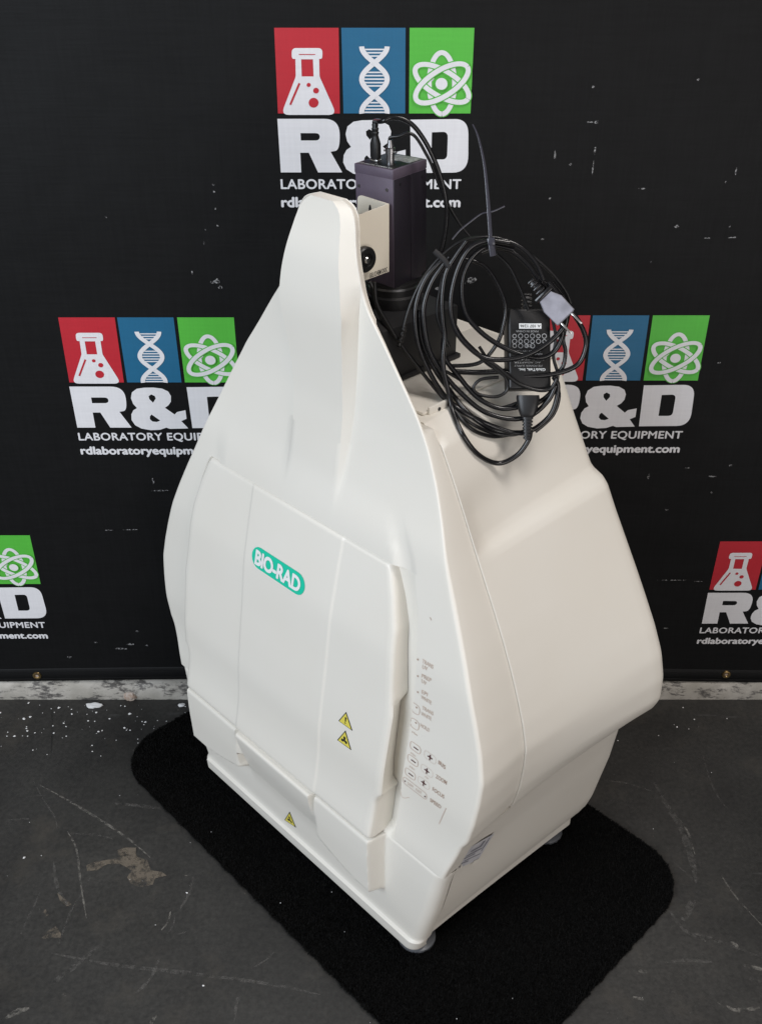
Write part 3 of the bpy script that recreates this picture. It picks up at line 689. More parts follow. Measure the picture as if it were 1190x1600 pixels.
vs = [(side_x(y, z)+.0012, y, z) for y, z in ((.281, .317), (.292, .320), (.293, .3245), (.286, .3195))]
mesh_obj('chipped_mark', vs, [(0, 1, 2, 3)], M['ink'], low, smooth=False)
# --- light-tight sleeve under the camera
bm = bmesh.new(); box_bm(bm, (-.006, .205, .9265), (.132, .155, .079), bev=.004); slv = bm_obj('lens_sleeve', bm, M['sleeve'], mac)
bm = bmesh.new(); box_bm(bm, (-.006, .205, .8905), (.140, .163, .006), bev=.001); bm_obj('sleeve_flange', bm, M['sleeve'], slv)
lathe('lens', [(.040, 0), (.040, .016), (.036, .018), (.036, .034), (.030, .036)], M['black_plastic'], slv, 40, Matrix.Translation((-.012, .225, .965)))
lathe('lens_ring', [(.0365, 0), (.0365, .003)], M['metal_dark'], slv, 40, Matrix.Translation((-.012, .225, .992)))
# --- camera body
CR = Matrix.Translation((-.0165, .2239, 1.1547)) @ Matrix.Rotation(.1146, 4, 'Z') @ Matrix.Rotation(.03, 4, 'X')
cw, cd, chh = .0635, .0700, .155
def cbox(name, c, s, m, parent, bev=.001, R=CR):
    bm = bmesh.new(); box_bm(bm, c, s, bev=bev); bmesh.ops.transform(bm, matrix=R, verts=bm.verts); return bm_obj(name, bm, m, parent)
camb = cbox('camera_body', (0, 0, -chh/2), (cw, cd, chh), M['purple'], mac, .0018)
cbox('top_cover', (0, 0, -.0062), (cw+.0008, cd+.0008, .0118), M['purple'], camb, .0012)
cbox('rear_panel', (0, 0, -.0001), (cw-.005, cd-.005, .0006), M['black_plastic'], camb, .0002)
M['side'] = mat('side_cover_paint', (.016, .013, .020), .45, bump=(900, .3, .0002))
for y_, w_ in ((-.0172, .0335), (.0172, .0330)): cbox('side_cover', (cw/2+.0004, y_, -.0835), (.0012, w_, .142), M['side'], camb, .0004)
for (x, z) in ((-.025, -.028), (.022, -.026), (.022, -.06)):
    lathe('screw', [(.0022, 0), (.002, .0008)], M['metal_dark'], camb, 12, CR @ Matrix.Translation((x, -cd/2-.0004, z)) @ Matrix.Rotation(pi/2, 4, 'X'))
for y in (-.022, .024):
    lathe('screw', [(.0018, 0), (.0016, .0008)], M['black_plastic'], camb, 12, CR @ Matrix.Translation((cw/2+.0006, y, -.02)) @ Matrix.Rotation(pi/2, 4, 'Y'))
cbox('rating_label', (.008, .016, .0005), (.040, .024, .0006), M['silver'], camb, 0)
V, Fc, _ = text_geo('CCD DIGITAL CAMERA 12V', .0)
vs = [CR @ Vector((-.028+.056*p[0], -.0330+.0035*p[1], .0008)) for p in V]; mesh_obj('camera_lettering', vs, Fc, M['white_print'], camb, smooth=False)
# BNC connector and power plug on top
lathe('connector_base', [(.0058, 0), (.0058, .002), (.0052, .002), (.0052, .013), (.0062, .0135), (.0062, .020), (.0045, .021), (.0030, .030)], M['metal_dark'], camb, 24, CR @ Matrix.Translation((.011, -.0140, 0)))
for s in (-1, 1):
    lathe('connector_pin', [(.0011, 0), (.0014, .004)], M['metal'], camb, 10, CR @ Matrix.Translation((.011+s*.006, -.0140, .016)) @ Matrix.Rotation(s*pi/2, 4, 'Y'))
lathe('video_jack', [(.0035, 0), (.0035, .006), (.0025, .007)], M['metal'], camb, 16, CR @ Matrix.Translation((-.003, .002, 0)))
pc = CR @ Vector((-.013, -.0145, 0))
vs, fs = [], []
pr = [(.000, .0058, .0048), (.004, .0066, .0052), (.020, .0066, .0050), (.028, .0040, .0036), (.030, .0036, .0032), (.033, .0044, .0040), (.0345, .0036, .0032), (.038, .0042, .0038), (.0395, .0033, .003), (.043, .0038, .0034), (.0445, .0028, .0026)]
n = 16
for h, a, b in pr:
    for k in range(n):
        t = 2*pi*k/n; ex = lambda c_: np.sign(c_)*abs(c_)**.55
        vs.append(CR @ Vector((-.013+a*ex(cos(t)), -.0145+b*ex(sin(t)), .003+h)))
for i in range(len(pr)-1):
    for k in range(n): fs.append((i*n+k, i*n+(k+1) % n, (i+1)*n+(k+1) % n, (i+1)*n+k))
fs.append(tuple(range(n))); fs.append(tuple(range((len(pr)-1)*n, len(pr)*n)))
mesh_obj('power_plug', vs, fs, M['black_plastic'], camb)
cbox('plug_collar', (-.013, -.0145, .0022), (.012, .0095, .003), M['metal'], camb, .0005)
# --- bracket: plate on the camera's front, web running forward to the tower, knob
def lray(u, v):
    a = MI @ Vector(bp(u, v, 0)); b = MI @ Vector(bp(u, v, 1)); return a, b-a
def on_x(u, v, x): a, d = lray(u, v); s = (x-a.x)/d.x; return a+d*s
def on_y(u, v, y): a, d = lray(u, v); s = (y-a.y)/d.y; return a+d*s
yA = (CR @ Vector((0, -cd/2, -.07))).y-.0025
xB = on_y(606, 318, yA).x
def plate(name, P3, th, m, parent):
    c = sum(P3, Vector())/len(P3); nn = (P3[1]-P3[0]).cross(P3[2]-P3[1]).normalized()*th; n = len(P3)
    vs = [p for p in P3]+[p+nn for p in P3]; fs = [tuple(range(n)), tuple(range(2*n-1, n-1, -1))]+[(k, (k+1) % n, n+(k+1) % n, n+k) for k in range(n)]
    return mesh_obj(name, vs, fs, m, parent, angle=20)
pA = [on_y(u, v, yA) for u, v in rounded([(560, 303, 9), (606, 318, 0), (606, 425, 0), (560, 405, 0)][::-1], 6)]
br = plate('bracket_plate', pA, .002, M['white_metal'], mac)
webpx = [(606, 318), (545, 341), (545, 446), (606, 424)]
pB = [on_x(u, v, xB) for u, v in webpx]
pB = [Vector((p.x, p.y, p.z)) for p in pB]
wb = plate('bracket_web', pB, .002, M['white_metal'], br)
yfront = pB[1].y
pC = [Vector((xB, pB[1].y, pB[1].z)), Vector((xB-.05, pB[1].y, pB[1].z)), Vector((xB-.05, pB[2].y, pB[2].z)), Vector((xB, pB[2].y, pB[2].z))]
plate('bracket_foot', pC, .002, M['white_metal'], br)
sl = on_y(580, 330, yA)
o = mesh_obj('slot', [sl+Vector((.0035*cos(t)*(.7), -.0026, .009*sin(t))) for t in np.linspace(0, 2*pi, 17)[:-1]], [tuple(range(16))], M['ink'], br, smooth=False)
kc = on_x(566, 404, xB+.003)
KM = Matrix.Translation((xB+.0025, kc.y, kc.z)) @ Matrix.Rotation(pi/2, 4, 'Y')
kn = lathe('adjusting_knob', [(.0155, 0), (.0165, .002), (.0165, .008), (.015, .010), (.009, .0105), (.008, .008)], M['black_plastic'], br, 36, KM)
lathe('knob_screw', [(.0045, .0075), (.0045, .010), (.003, .0115)], M['metal'], br, 20, KM)
V, Fc, _ = text_geo('GEL/CHEM DOC', .01)
tA, tB = on_x(575, 434, xB+.0004), on_x(603, 423.5, xB+.0004)
vs = [(xB+.0030, tA.y+(tB.y-tA.y)*p[0], tA.z+(tB.z-tA.z)*p[0]+.0062*p[1]) for p in V]; mesh_obj('bracket_lettering', vs, Fc, M['ink'], br, smooth=False)
# ------------------------------------------------------------------ cables
bpy.context.view_layer.update()
trees = []
dg = bpy.context.evaluated_depsgraph_get()
for o in (shell, rear, slv, camb, low):
    me = o.evaluated_get(dg).to_mesh(); Vv = [o.matrix_world @ v.co for v in me.vertices]; trees.append(BVHTree.FromPolygons(Vv, [tuple(p.vertices) for p in me.polygons]))
C0 = Vector((0, 0, CH))
def place(u, v, r=.003, off=0.0, plane=None):
    d = ray(u, v)
    if plane is None:
        # leaning coil plane: y = 1.150 + .28 (z-.8)
        k = .28; s = (1.150+off+k*(CH-.8))/(d.y-k*d.z)
    else: s = plane/d.y
    p = C0+d*s
    for t in trees:
        h = t.ray_cast(C0, d, 4)
        if h[0] is not None and h[3]+0 < (p-C0).length+r*1.6: p = C0+d*(h[3]-r*1.6)
    return p
def strand(px, r, off=0.0, sc=None, plane=None, sub=8):
    if sc: px = [(sc[0]+x/sc[2], sc[1]+y/sc[2]) for x, y in px]
    dense = catmull([Vector((u, v, 0)) for u, v in px], sub)
    P = [place(p.x, p.y, r, off*1.0, plane) for p in dense]
    dist = [(p-C0).length for p in P]; n = len(P)
    # smooth the depth along the strand, never going behind the contact depth
    for _ in range(14):
        sm_ = [dist[0]]+[(dist[i-1]+dist[i]*2+dist[i+1])/4 for i in range(1, n-1)]+[dist[-1]]
        dist = [min(a, b+.0) if a < b else b for a, b in zip(sm_, [ (p-C0).length for p in P])]
    return [C0+(p-C0).normalized()*dd for p, dd in zip(P, dist)]
S3 = (560, 340, 2.975)
# power cord: strands of the hanging coil
base_pt = place(770, 715)
cord = thing('coiled_mains_cable', 'coiled glossy black mains cable with grey two-pin plug on the cabinet roof', 'cable', base_pt)
adp = thing('power_adapter', 'black rectangular power supply brick with white printed label, caught in the cable coil', 'power adapter', place(825, 600))
vid = thing('camera_cable', 'thin black camera leads looping from the top of the purple camera down into the coil', 'cable', place(690, 395))
def rel(P, root): return [p-root.location for p in P]
thick = [
 ([(395, 190), (320, 270), (275, 370), (262, 470), (280, 600), (330, 720), (400, 830), (480, 900), (600, 960), (720, 1000), (800, 990), (880, 930), (915, 860), (925, 780), (905, 740)], .00), 
 ([(420, 185), (345, 290), (305, 400), (305, 500), (330, 620), (390, 720), (480, 820), (580, 900), (700, 935), (800, 920), (880, 850), (915, 780)], -.004),
 ([(500, 110), (450, 180), (405, 260), (388, 380), (392, 480), (400, 560), (392, 680), (415, 800), (440, 910), (490, 1020), (560, 1105), (650, 1142), (735, 1105), (788, 1035), (798, 985)], -.012),
 ([(700, 118), (600, 108), (520, 140), (468, 220), (435, 330), (428, 430), (450, 520), (500, 590), (580, 650), (680, 660), (780, 640), (870, 590), (940, 525), (965, 470), (940, 380), (880, 300)], -.020),
 ([(720, 150), (620, 130), (545, 165), (492, 250), (480, 350), (500, 450), (560, 525), (640, 585), (740, 632), (840, 652), (905, 625), (940, 565), (945, 500), (910, 400), (850, 300)], -.010),
 ([(470, 190), (545, 205), (600, 240), (650, 320), (682, 410), (672, 500), (640, 590), (560, 675), (430, 690)], .016),
 ([(600, 110), (680, 108), (760, 145), (825, 215), (858, 290)], -.016),
 ([(570, 160), (640, 138), (720, 165), (790, 225), (835, 285), (900, 330), (960, 400), (1000, 450), (1045, 530), (1055, 600), (1020, 680), (930, 722), (800, 737), (700, 725), (620, 690), (560, 640), (480, 560), (435, 480)], .004),
 ([(900, 300), (955, 370), (975, 440), (950, 560), (960, 620), (950, 690), (915, 740), (930, 830), (900, 920), (820, 995)], .010),
 ([(395, 560), (400, 650), (470, 745), (550, 835), (650, 885), (750, 880), (850, 850), (915, 790)], .004),
 ([(285, 430), (290, 560), (345, 690), (420, 800), (520, 920), (640, 990), (760, 1000)], .006),
]
for i, (px, off) in enumerate(thick):
    P = strand(px, .0032, off, S3); tube('cable_loop', rel(P, cord), .0033 if i not in (5, 8) else .0026, M['cable'], cord, n=10)
thin = [
 ([(190, 585), (200, 540), (235, 420), (285, 310), (350, 215), (430, 140), (510, 100), (620, 92), (720, 118), (820, 190), (900, 262), (960, 340), (985, 400)], .004, .0022),
 ([(75, 300), (85, 400), (140, 500), (200, 595), (280, 700), (360, 800), (440, 890), (520, 980), (620, 1018), (720, 1005), (790, 985)], .01, .0025),
 ([(405, 715), (480, 760), (560, 835), (640, 885), (740, 860), (770, 840)], .006, .0022),
 ([(650, 742), (570, 752), (533, 790), (560, 822), (640, 832), (690, 800), (680, 742), (620, 690), (560, 600)], .002, .0021),
 ([(445, 716), (560, 720), (700, 712), (760, 712)], .03, .0036),
 ([(560, 645), (640, 690), (740, 770), (830, 802), (890, 795), (920, 750)], -.006, .0024),
 ([(395, 260), (372, 360), (365, 450), (385, 520), (420, 600)], .01, .0022),
 ([(640, 170), (700, 230), (745, 320), (770, 380), (790, 430)], .012, .0022),
 ([(430, 880), (520, 955), (620, 1000), (720, 1010), (800, 985)], .004, .0022),
 ([(900, 470), (915, 560), (905, 650), (925, 740), (890, 820), (830, 870)], .012, .0022),
]
for px, off, r in thin:
    P = strand(px, r, off, S3); tube('lead', rel(P, adp), r, M['cable_thin'] if r < .003 else M['cable'], adp, n=8)
# jack at the end of the thin lead
P = strand([(213, 505), (203, 540), (192, 580), (188, 600)], .003, .004, S3)
tube('jack_sleeve', rel(P, adp), lambda t: .0029+.0010*(int(t*9) % 2), M['cable_thin'], adp, n=10)
# camera leads
P = strand([(592, 199), (600, 187), (622, 184), (645, 196), (666, 225), (683, 262), (694, 300), (698, 340), (692, 380), (688, 395)], .003, 0, None, 1.30); P = catmull([MX @ (CR @ Vector((-.013, -.0145, .046))), MX @ (CR @ Vector((-.0128, -.0145, .050)))]+P[6::6]+[P[-1]], 6); tube('lead', rel(P, vid), .0030, M['cable'], vid)
P = strand([(617, 222), (624, 213), (640, 208), (652, 218), (664, 238), (676, 262), (690, 300), (715, 345), (738, 375)], .002, 0, None, 1.31); P = catmull([MX @ (CR @ Vector((.011, -.014, .028))), MX @ (CR @ Vector((.0115, -.014, .033)))]+P[8::6]+[P[-1]], 6); tube('lead', rel(P, vid), .0022, M['cable_thin'], vid)
P = strand([(676, 255), (690, 290), (697, 330), (695, 365), (688, 400), (660, 430)], .002, 0, None, 1.325); tube('lead', rel(P, vid), .0024, M['cable_thin'], vid)
P = strand([(578, 440), (584, 455), (586, 470), (598, 500), (620, 530)], .002, .0, None, 1.26); tube('lead', rel(P, vid), .0028, M['cable_thin'], vid)
# adapter brick: oriented facing the camera, in front of part of the coil
def frame(u, v, off, ang, dist=None):
    c = place(u, v, .01, off); f = (C0-c).normalized(); right = Vector((1, 0, 0)); right = (right-f*right.dot(f)).normalized(); up = f.cross(right)
    R = Matrix((right, up, f)).transposed().to_4x4(); return Matrix.Translation(c) @ R @ Matrix.Rotation(ang, 4, 'Z')
def loc_(Mx, root): return Matrix.Translation(-root.location) @ Mx
AM = loc_(frame(827, 545, .012, 0) @ Matrix.Rotation(radians(14), 4, 'Y') @ Matrix.Rotation(radians(-8), 4, 'X'), adp)
s_ = (frame(827, 545, .012, 0).translation-C0).length/F*1.03
bwid, bhei = 64*s_, 120*s_
bm = bmesh.new(); box_bm(bm, (0, 0, -.014), (bwid, bhei, .030), bev=.0035, seg=3); bmesh.ops.transform(bm, matrix=AM, verts=bm.verts)
brick = bm_obj('adapter_case', bm, M['black_plastic'], adp)
bm = bmesh.new(); box_bm(bm, (0, bhei/2+.009, -.014), (.009, .020, .009), bev=.002)
for k in range(4): box_bm(bm, (0, bhei/2+.004+.005*k, -.014), (.012, .0022, .012), bev=.0006)
bmesh.ops.transform(bm, matrix=AM, verts=bm.verts); bm_obj('strain_relief', bm, M['black_plastic'], brick)
M['adp_ink'] = mat('adapter_white_print', (.42, .42, .42), .5)
def brick_text(s, x0, x1, y0, y1, off=.0, m='adp_ink'):
    V, Fc, _ = text_geo(s, off); vs = [AM @ Vector((x1+(x0-x1)*p[0], y1+(y0-y1)*p[1], .0014)) for p in V]; mesh_obj('label_text', vs, Fc, M[m], brick, smooth=False)
def brick_rect(x0, x1, y0, y1, m, name='label_field', z=.0013): 
    vs = [AM @ Vector(p) for p in ((x0, y0, z), (x1, y0, z), (x1, y1, z), (x0, y1, z))]; mesh_obj(name, vs, [(0, 1, 2, 3)], M[m], brick, smooth=False)
a = bwid/2
brick_rect(-a*.5, a*.55, bhei*.245, bhei*.31, 'white_print')
V, Fc, _ = text_geo('A 107 1246', .0); vs = [AM @ Vector((a*.5+(-a*.95)*p[0], bhei*.295-bhei*.035*p[1], .0018)) for p in V]; mesh_obj('label_text', vs, Fc, M['ink'], brick, smooth=False)
brick_text('MADE IN CHINA', -a*.65, a*.4, bhei*.20, bhei*.225)
for k in range(6):
    for j, yy in enumerate((.155, .09, .035)):
        if j == 2 and k > 3: continue
        x = -a*.72+k*a*.28; r = .0024+.0005*((k+j) % 2)
        P = disc(x, bhei*yy, r, 12); vs = []; fs = []; quads(vs, fs, stroke(P, .0008, True), 0); vs = [AM @ Vector((q[0], q[2], .0014)) for q in vs]
        mesh_obj('approval_mark', vs, fs, M['adp_ink'], brick, smooth=False)
brick_text('CE', -a*.2, a*.1, bhei*.02, bhei*.05, .01)
for k, s in enumerate(('OUTPUT 12V 1.25A', 'INPUT 100-240V 50-60Hz', 'MODEL GT-41080', 'AC ADAPTER', 'ITE POWER SUPPLY')):
    yy = (-.02, -.055, -.125, -.16, -.20)[k]; brick_text(s, -a*.75, a*(.5+.07*(k % 3)), bhei*(yy-.02), bhei*yy)
brick_text('GlobTek, Inc.', -a*.55, a*.72, bhei*-.275, bhei*-.235, .02, 'white_print')
# C7 connector below the adapter
CM = loc_(frame(824, 632, -.012, radians(0)), adp)
s_ = 1.4/F
vs, fs = [], []
pr = [(.012, .0145, .008), (.008, .0150, .0085), (-.004, .0130, .0085), (-.012, .0105, .0075), (-.016, .0085, .0065)]
for i in range(7): pr += [(-.0165-.0042*i, .0072-.0003*i, .006), (-.0190-.0042*i, .0072-.0003*i, .006), (-.0192-.0042*i, .0055-.0003*i, .0048), (-.0205-.0042*i, .0055-.0003*i, .0048)]
n = 18
for h, a_, b_ in pr:
    for k in range(n):
        t = 2*pi*k/n; ex = lambda c_: np.sign(c_)*abs(c_)**.6
        vs.append(CM @ Vector((a_*ex(cos(t)), h, b_*ex(sin(t)))))
for i in range(len(pr)-1):
    for k in range(n): fs.append((i*n+k, i*n+(k+1) % n, (i+1)*n+(k+1) % n, (i+1)*n+k))
fs.append(tuple(range(n))); fs.append(tuple(range((len(pr)-1)*n, len(pr)*n)))
mesh_obj('inlet_connector', vs, fs, M['black_plastic'], adp)
# mains plug: grey faced block with two blades
PM = loc_(frame(868, 480, -.030, radians(-45)), cord)
vs, fs = [], []
outl = [(-.019, -.010), (-.019, .009), (-.006, .015), (.018, .0145), (.019, .012), (.019, -.012), (.018, -.0145), (-.006, -.015)]
for z, k in ((-.007, .9), (-.006, .97), (.005, .97), (.0065, .9)):
    for (x, y) in outl: vs.append(PM @ Vector((x*k, y*k, z)))
for i in range(3):
    for k in range(8): fs.append((i*8+k, i*8+(k+1) % 8, (i+1)*8+(k+1) % 8, (i+1)*8+k))
fs.append(tuple(range(8))); fs.append(tuple(range(24, 32)))
mesh_obj('plug_body', vs, fs, M['plug'], cord)
for s in (-1, 1):
    bm = bmesh.new(); box_bm(bm, (.027, s*.0085, 0), (.019, .0016+.001, .0055), bev=.0004); bmesh.ops.transform(bm, matrix=PM, verts=bm.verts); bm_obj('plug_blade', bm, M['metal'], cord)
bm = bmesh.new(); box_bm(bm, (-.022, 0, -.001), (.006, .027, .015), bev=.002)
for k in range(4): box_bm(bm, (-.028-.0055*k, 0, -.001), (.0026, .013-.0012*k, .011), bev=.0008)
box_bm(bm, (-.034, 0, -.001), (.024, .008, .008), bev=.002)
bmesh.ops.transform(bm, matrix=PM, verts=bm.verts); bm_obj('plug_strain_relief', bm, M['cable'], cord)
# cable ties
tp = place(765, 383, .003, -.026)
tie = thing('cable_tie', 'long black nylon cable tie standing straight up from the top of the cable coil', 'cable tie', tp)
P = strand([(738, 194), (747, 215), (756, 255), (761, 300), (764, 340), (766, 372)], .003, -.024)
tube('strap', rel(P, tie), lambda t: .0007+.0017*min(1, t*1.3), M['tie'], tie, n=8, flat=.35)
TM = loc_(frame(767, 380, -.027, radians(6)), tie)
bm = bmesh.new(); box_bm(bm, (0, .002, 0), (.009, .009, .006), bev=.001); bmesh.ops.transform(bm, matrix=TM, verts=bm.verts); bm_obj('lock_head', bm, M['tie'], tie)
P = strand([(767, 376), (768, 388), (770, 400)], .003, -.028); tube('wrapped_strap', rel(P, tie), .0040, M['tie'], tie, n=8, flat=.35)
tie2 = thing('cable_tie', 'short thin black cable tie with slanting tail, left of the upright tie', 'cable tie', place(686, 400, .003, -.01))
P = strand([(788, 322), (770, 330), (752, 334), (735, 346), (718, 360), (706, 374)], .002, 0); tube('strap', rel(P, tie2), .0010, M['tie'], tie2, n=6, flat=.4)
P = strand([(678, 392), (686, 399), (695, 408), (702, 418)], .003, -.014); tube('wrapped_strap', rel(P, tie2), .0036, M['sleeve'], tie2, n=8, flat=.5)
# ------------------------------------------------------------------ mat
x0, x1, y0, y1, R_ = -.444, .502, -.113, .457, .092
def rrect(x0, x1, y0, y1, r, n=14):
    out = []
    for cx_, cy_, a0 in ((x1-r, y1-r, 0), (x0+r, y1-r, pi/2), (x0+r, y0+r, pi), (x1-r, y0+r, 1.5*pi)):
        for k in range(n+1): t = a0+pi/2*k/n; out.append((cx_+r*cos(t), cy_+r*sin(t)))
    return out
mt = thing('floor_mat', 'black pile floor mat with rounded corners under the cabinet', 'mat', (OX, OY, 0), ROT)
vs, fs = [], []; lv = [(0, .0005), (.0, .003), (-.003, .005), (-.008, .006)]
ring = None
for off, z in lv:
    o_ = rrect(x0-off if False else x0+abs(off), x1-abs(off), y0+abs(off), y1-abs(off), R_-abs(off)); n = len(o_)
    b = len(vs); vs += [(x+random.uniform(-.0012, .0012), y+random.uniform(-.0012, .0012), z) for x, y in o_]
    if b:
        for k in range(n): fs.append((b-n+k, b-n+(k+1) % n, b+(k+1) % n, b+k))
fs.append(tuple(range(b, b+n)))
mesh_obj('backing', vs, fs, M['mat'], mt)
N = 150000
px = rng.uniform(x0, x1, N*2); py = rng.uniform(y0, y1, N*2)
qx = np.maximum(np.maximum(x0+R_-px, px-(x1-R_)), 0); qy = np.maximum(np.maximum(y0+R_-py, py-(y1-R_)), 0)
ok = (np.hypot(qx, qy) < R_) & ~((np.abs(px) < .24) & (py > .04) & (py < .36)); px = px[ok][:N]; py = py[ok][:N]; N = len(px)
ang = rng.uniform(0, 2*pi, N); ln = rng.uniform(.003, .007, N); wd = rng.uniform(.0011, .0022, N); lean = rng.uniform(0, .0045, N); la = rng.uniform(0, 2*pi, N)
Vx = np.empty((N, 3, 3)); Vx[:, 0] = np.c_[px-wd*np.cos(ang), py-wd*np.sin(ang), np.full(N, .004)]; Vx[:, 1] = np.c_[px+wd*np.cos(ang), py+wd*np.sin(ang), np.full(N, .004)]
Vx[:, 2] = np.c_[px+lean*np.cos(la), py+lean*np.sin(la), .004+ln]
# fringe of fibres leaning out over the edge
NE = 14000; pe = np.array(rrect(x0+.002, x1-.002, y0+.002, y1-.002, R_)); pe2 = np.roll(pe, -1, 0); sl_ = np.hypot(*(pe2-pe).T); cs = np.cumsum(sl_)/sl_.sum()
ii = np.searchsorted(cs, rng.uniform(0, 1, NE)); tt = rng.uniform(0, 1, NE)[:, None]; q0 = pe[ii]*(1-tt)+pe2[ii]*tt; tg = (pe2[ii]-pe[ii])/np.maximum(sl_[ii], 1e-9)[:, None]; nrm = np.c_[tg[:, 1], -tg[:, 0]]
out_ = rng.uniform(.001, .0065, NE)[:, None]*(.7+.5*(np.sin(q0[:, :1]*140)*np.cos(q0[:, 1:]*170)*.5+.5)); w_e = rng.uniform(.0008, .0018, NE)[:, None]
E_ = np.empty((NE, 3, 3)); E_[:, 0, :2] = q0-tg*w_e; E_[:, 1, :2] = q0+tg*w_e; E_[:, 2, :2] = q0+nrm*out_+tg*rng.uniform(-.003, .003, NE)[:, None]
E_[:, 0, 2] = E_[:, 1, 2] = rng.uniform(.001, .005, NE); E_[:, 2, 2] = rng.uniform(.001, .008, NE); Vx = np.concatenate([Vx, E_]); N += NE
me = bpy.data.meshes.new('pile'); me.vertices.add(N*3); me.vertices.foreach_set('co', Vx.ravel()); me.loops.add(N*3); me.loops.foreach_set('vertex_index', np.arange(N*3)); me.polygons.add(N); me.polygons.foreach_set('loop_start', np.arange(0, N*3, 3)); me.update(calc_edges=True); me.materials.append(M['tuft'])
o = bpy.data.objects.new('pile', me); link(o, mt); o['kind'] = 'stuff'
# lint specks on the mat
vs, fs = [], []
for (u, v) in ((438, 1411), (518, 1394), (538, 1456), (713, 1592), (330, 1300), (800, 1560)):
    p = bp(u, v, .015); p = MI @ Vector(p); b = len(vs); r = random.uniform(.0005, .0011); vs += [(p.x-r, p.y, .0148), (p.x+r, p.y-r*.4, .0148), (p.x, p.y+r*1.2, .0155)]; fs.append((b, b+1, b+2))
o = mesh_obj('lint_specks', vs, fs, M['chip'], mt, smooth=False); o['kind'] = 'stuff'
# ------------------------------------------------------------------ marks and debris on the floor
def fpx(u, v, z=.0008): return Vector(bp(u, v, z))
def fstroke(name, pts, wd, m, z=.0008):
    P = catmull([fpx(u, v, z) for u, v in pts], 6); vs, fs = [], []; n = len(P)
    for i, p in enumerate(P):
        t = (P[min(i+1, n-1)]-P[max(i-1, 0)]).normalized(); s = Vector((-t.y, t.x, 0))*wd*.5*(sin(pi*(i+.5)/n)**.5)*random.uniform(.45, .8); vs += [p+s, p-s]
    for i in range(n-1): fs.append((2*i, 2*i+1, 2*i+3, 2*i+2))
    return mesh_obj(name, vs, fs, m, fl, smooth=False)
S5 = 2.38
def f5(pts): return [(x/S5, 1050+y/S5) for x, y in pts]
for pts, wd, k in (([(125, 400), (160, 470), (205, 540), (215, 600)], .004, 'scratch'), ([(150, 420), (250, 475), (350, 535), (420, 580), (490, 630), (560, 690)], .007, 'scratch_hard'),
        ([(250, 590), (285, 660), (300, 780), (322, 915)], .006, 'scratch_hard'), ([(200, 700), (215, 800), (255, 870)], .009, 'scratch'), ([(190, 1160), (270, 1100), (380, 1010)], .016, 'scratch'),
        ([(190, 1045), (400, 1085), (700, 1120), (1000, 1160), (1190, 1200)], .010, 'scratch'), ([(500, 1200), (560, 1140), (595, 1060)], .008, 'scratch'), ([(670, 880), (700, 830), (720, 760)], .008, 'scratch'), ([(410, 490), (500, 495), (600, 508)], .012, 'scratch'),
        ([(600, 960), (625, 930), (635, 890)], .005, 'scratch_hard'), ([(622, 975), (645, 940), (650, 900)], .004, 'scratch'), ([(665, 975), (695, 965)], .006, 'scratch'), ([(930, 1105), (990, 1070), (1020, 1040)], .005, 'scratch'), ([(870, 1300), (880, 1230), (890, 1190)], .008, 'scratch'),
        ([(20, 1290), (60, 1265), (110, 1250)], .014, 'scratch_hard'), ([(560, 1309), (580, 1275)], .010, 'scratch_hard'), ([(150, 820), (90, 950)], .006, 'scratch'), ([(260, 600), (350, 605), (420, 620)], .005, 'scratch'), ([(30, 550), (110, 546)], .007, 'scratch'), ([(220, 1010), (260, 900), (300, 830), (340, 760)], .006, 'scratch'), ([(190, 120), (196, 200), (190, 320)], .006, 'skid')):
    fstroke('scratch', f5(pts), wd, M[k])
S6 = 2.4286
def f6(pts): return [(700+x/S6, 1150+y/S6) for x, y in pts]
for pts, wd, k in (([(780, 175), (820, 250), (870, 330), (905, 410), (930, 500), (940, 560)], .018, 'scratch'), ([(880, 320), (910, 370), (935, 450)], .006, 'scratch_hard'), ([(590, 168), (680, 180), (770, 210)], .006, 'scratch'), ([(1035, 530), (1090, 610), (1190, 720)], .005, 'scratch_hard'), ([(855, 480), (930, 545)], .005, 'scratch'),
        ([(830, 650), (900, 740), (1000, 770), (1190, 840)], .010, 'scratch'), ([(890, 700), (930, 620)], .020, 'scratch'), ([(820, 860), (900, 850), (1000, 858)], .010, 'scratch'), ([(1120, 870), (1190, 885)], .012, 'scratch_hard'), ([(1020, 1010), (1090, 1040), (1180, 1030)], .012, 'scratch_hard'), ([(720, 890), (755, 895)], .010, 'scratch_hard'), ([(960, 60), (1010, 210), (1080, 300)], .005, 'scratch'),
        ([(940, 750), (975, 780)], .008, 'scratch_hard'), ([(1070, 780), (1100, 800)], .010, 'scratch_hard'), ([(700, 990), (740, 1000)], .008, 'scratch_hard'), ([(1140, 920), (1185, 935)], .010, 'scratch'), ([(820, 965), (860, 975)], .008, 'scratch')):
    fstroke('scratch', f6(pts), wd, M[k])
def fpoly(name, pts, m, z=.0006, jit=1.5):
    P = [fpx(u+random.uniform(-jit, jit), v+random.uniform(-jit, jit), z) for u, v in pts]
    return mesh_obj(name, P, [tuple(t) for t in tessellate_polygon([[Vector((p.x, p.y, 0)) for p in P]])], m, fl, smooth=False)
fpoly('bare_patch', f5([(320, 720), (350, 705), (400, 700), (440, 690), (470, 650), (500, 655), (510, 690), (550, 700), (560, 735), (600, 745), (620, 755), (580, 765), (570, 790), (520, 800), (485, 790), (475, 760), (490, 735), (450, 715), (400, 712), (360, 740), (325, 738)]), M['stain'])
fpoly('bare_patch', f5([(435, 665), (460, 650), (505, 652), (508, 685), (540, 698), (535, 720), (470, 712), (445, 690)]), M['stain'], .0011)
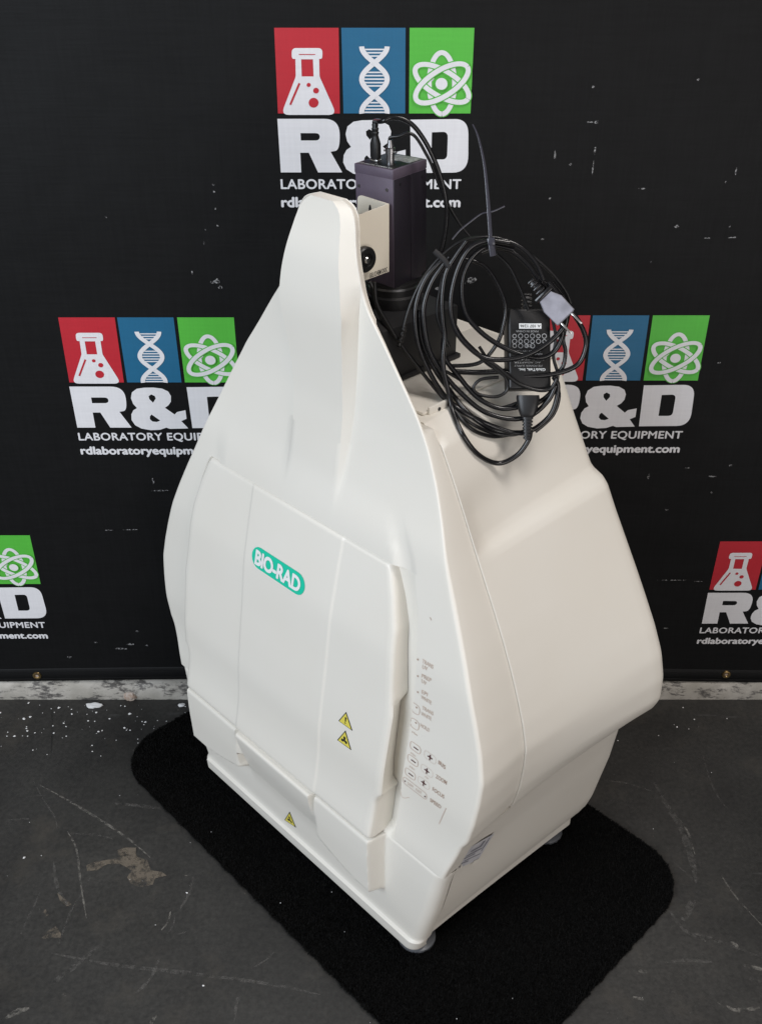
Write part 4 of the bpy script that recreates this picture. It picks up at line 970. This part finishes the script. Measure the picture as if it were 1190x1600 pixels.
fpoly('bare_patch', f5([(150, 1000), (180, 965), (205, 945), (230, 970), (225, 992), (185, 990)]), M['stain'])
fpoly('bare_patch', f5([(215, 820), (240, 840), (265, 865), (250, 875), (222, 850)]), M['stain'])
fpoly('bare_patch', f5([(160, 895), (170, 882), (185, 900), (170, 908)]), M['stain'])
# crumbs of plaster near the wall and scattered specks
vs, fs = [], []
def crumb(p, r):
    b = len(vs)
    for k in range(5): a = 2*pi*k/5+random.random(); vs.append((p.x+r*cos(a)*random.uniform(.6, 1.2), p.y+r*sin(a)*random.uniform(.6, 1.2), p.z))
    vs.append((p.x, p.y, p.z+r*.8)); fs.extend([(b+k, b+(k+1) % 5, b+5) for k in range(5)])
for _ in range(120): crumb(Vector((random.uniform(-.85, -.32) if random.random() < .85 else random.uniform(.45, .85), 1.555-abs(random.gauss(0, .07)), .0005)), abs(random.gauss(0, .0012))+.0006)
for _ in range(45): crumb(Vector((random.uniform(-.9, .9), random.uniform(.55, 1.5), .0005)), random.uniform(.0004, .0012))
for u, v, r in ((45, 1050+115/S5, .003), (100, 1130, .002), (203, 1050+155/S5, .0035), (195, 1137, .003), (228, 1128, .0028), (48, 1120, .003), (83, 1134, .002), (55, 1145, .002), (52, 1172, .002), (38, 1340, .003), (292, 1395, .002), (318, 1540, .002)): crumb(fpx(u, v, .0005), r)
o = mesh_obj('plaster_crumbs', vs, fs, M['chip'], smooth=False); o['kind'] = 'stuff'; o['label'] = 'pale plaster crumbs scattered on the dark floor along the wall'
def chunk(name, u, v, sx, sy, sz, m, label, cat):
    c = fpx(u, v, 0); bm = bmesh.new(); bmesh.ops.create_icosphere(bm, subdivisions=3, radius=1)
    r_ = random.Random(u)
    from mathutils import noise
    for q in bm.verts:
        k = 1+.35*noise.noise(q.co*1.7+Vector((u, v, 0))); q.co = Vector((q.co.x*sx*k, q.co.y*sy*k, (q.co.z*k+.75)*sz))
    for q in bm.verts: q.co.z = max(q.co.z, 0)
    o = bm_obj(name, bm, m, angle=25); o.location = c; tag(o, label, cat); return o
chunk('plaster_chip', 147, 1104, .0165, .008, .004, M['chip'], 'flat white diamond-shaped plaster chip lying on the floor by the wall', 'debris')
chunk('mortar_lump', 205, 1092, .015, .010, .011, M['lump'], 'rusty brown mortar lump against the foot of the wall', 'debris')
chunk('plaster_crumb', 284, 1103, .007, .005, .003, M['chip'], 'small pale plaster crumb beside the far corner of the black mat', 'debris')
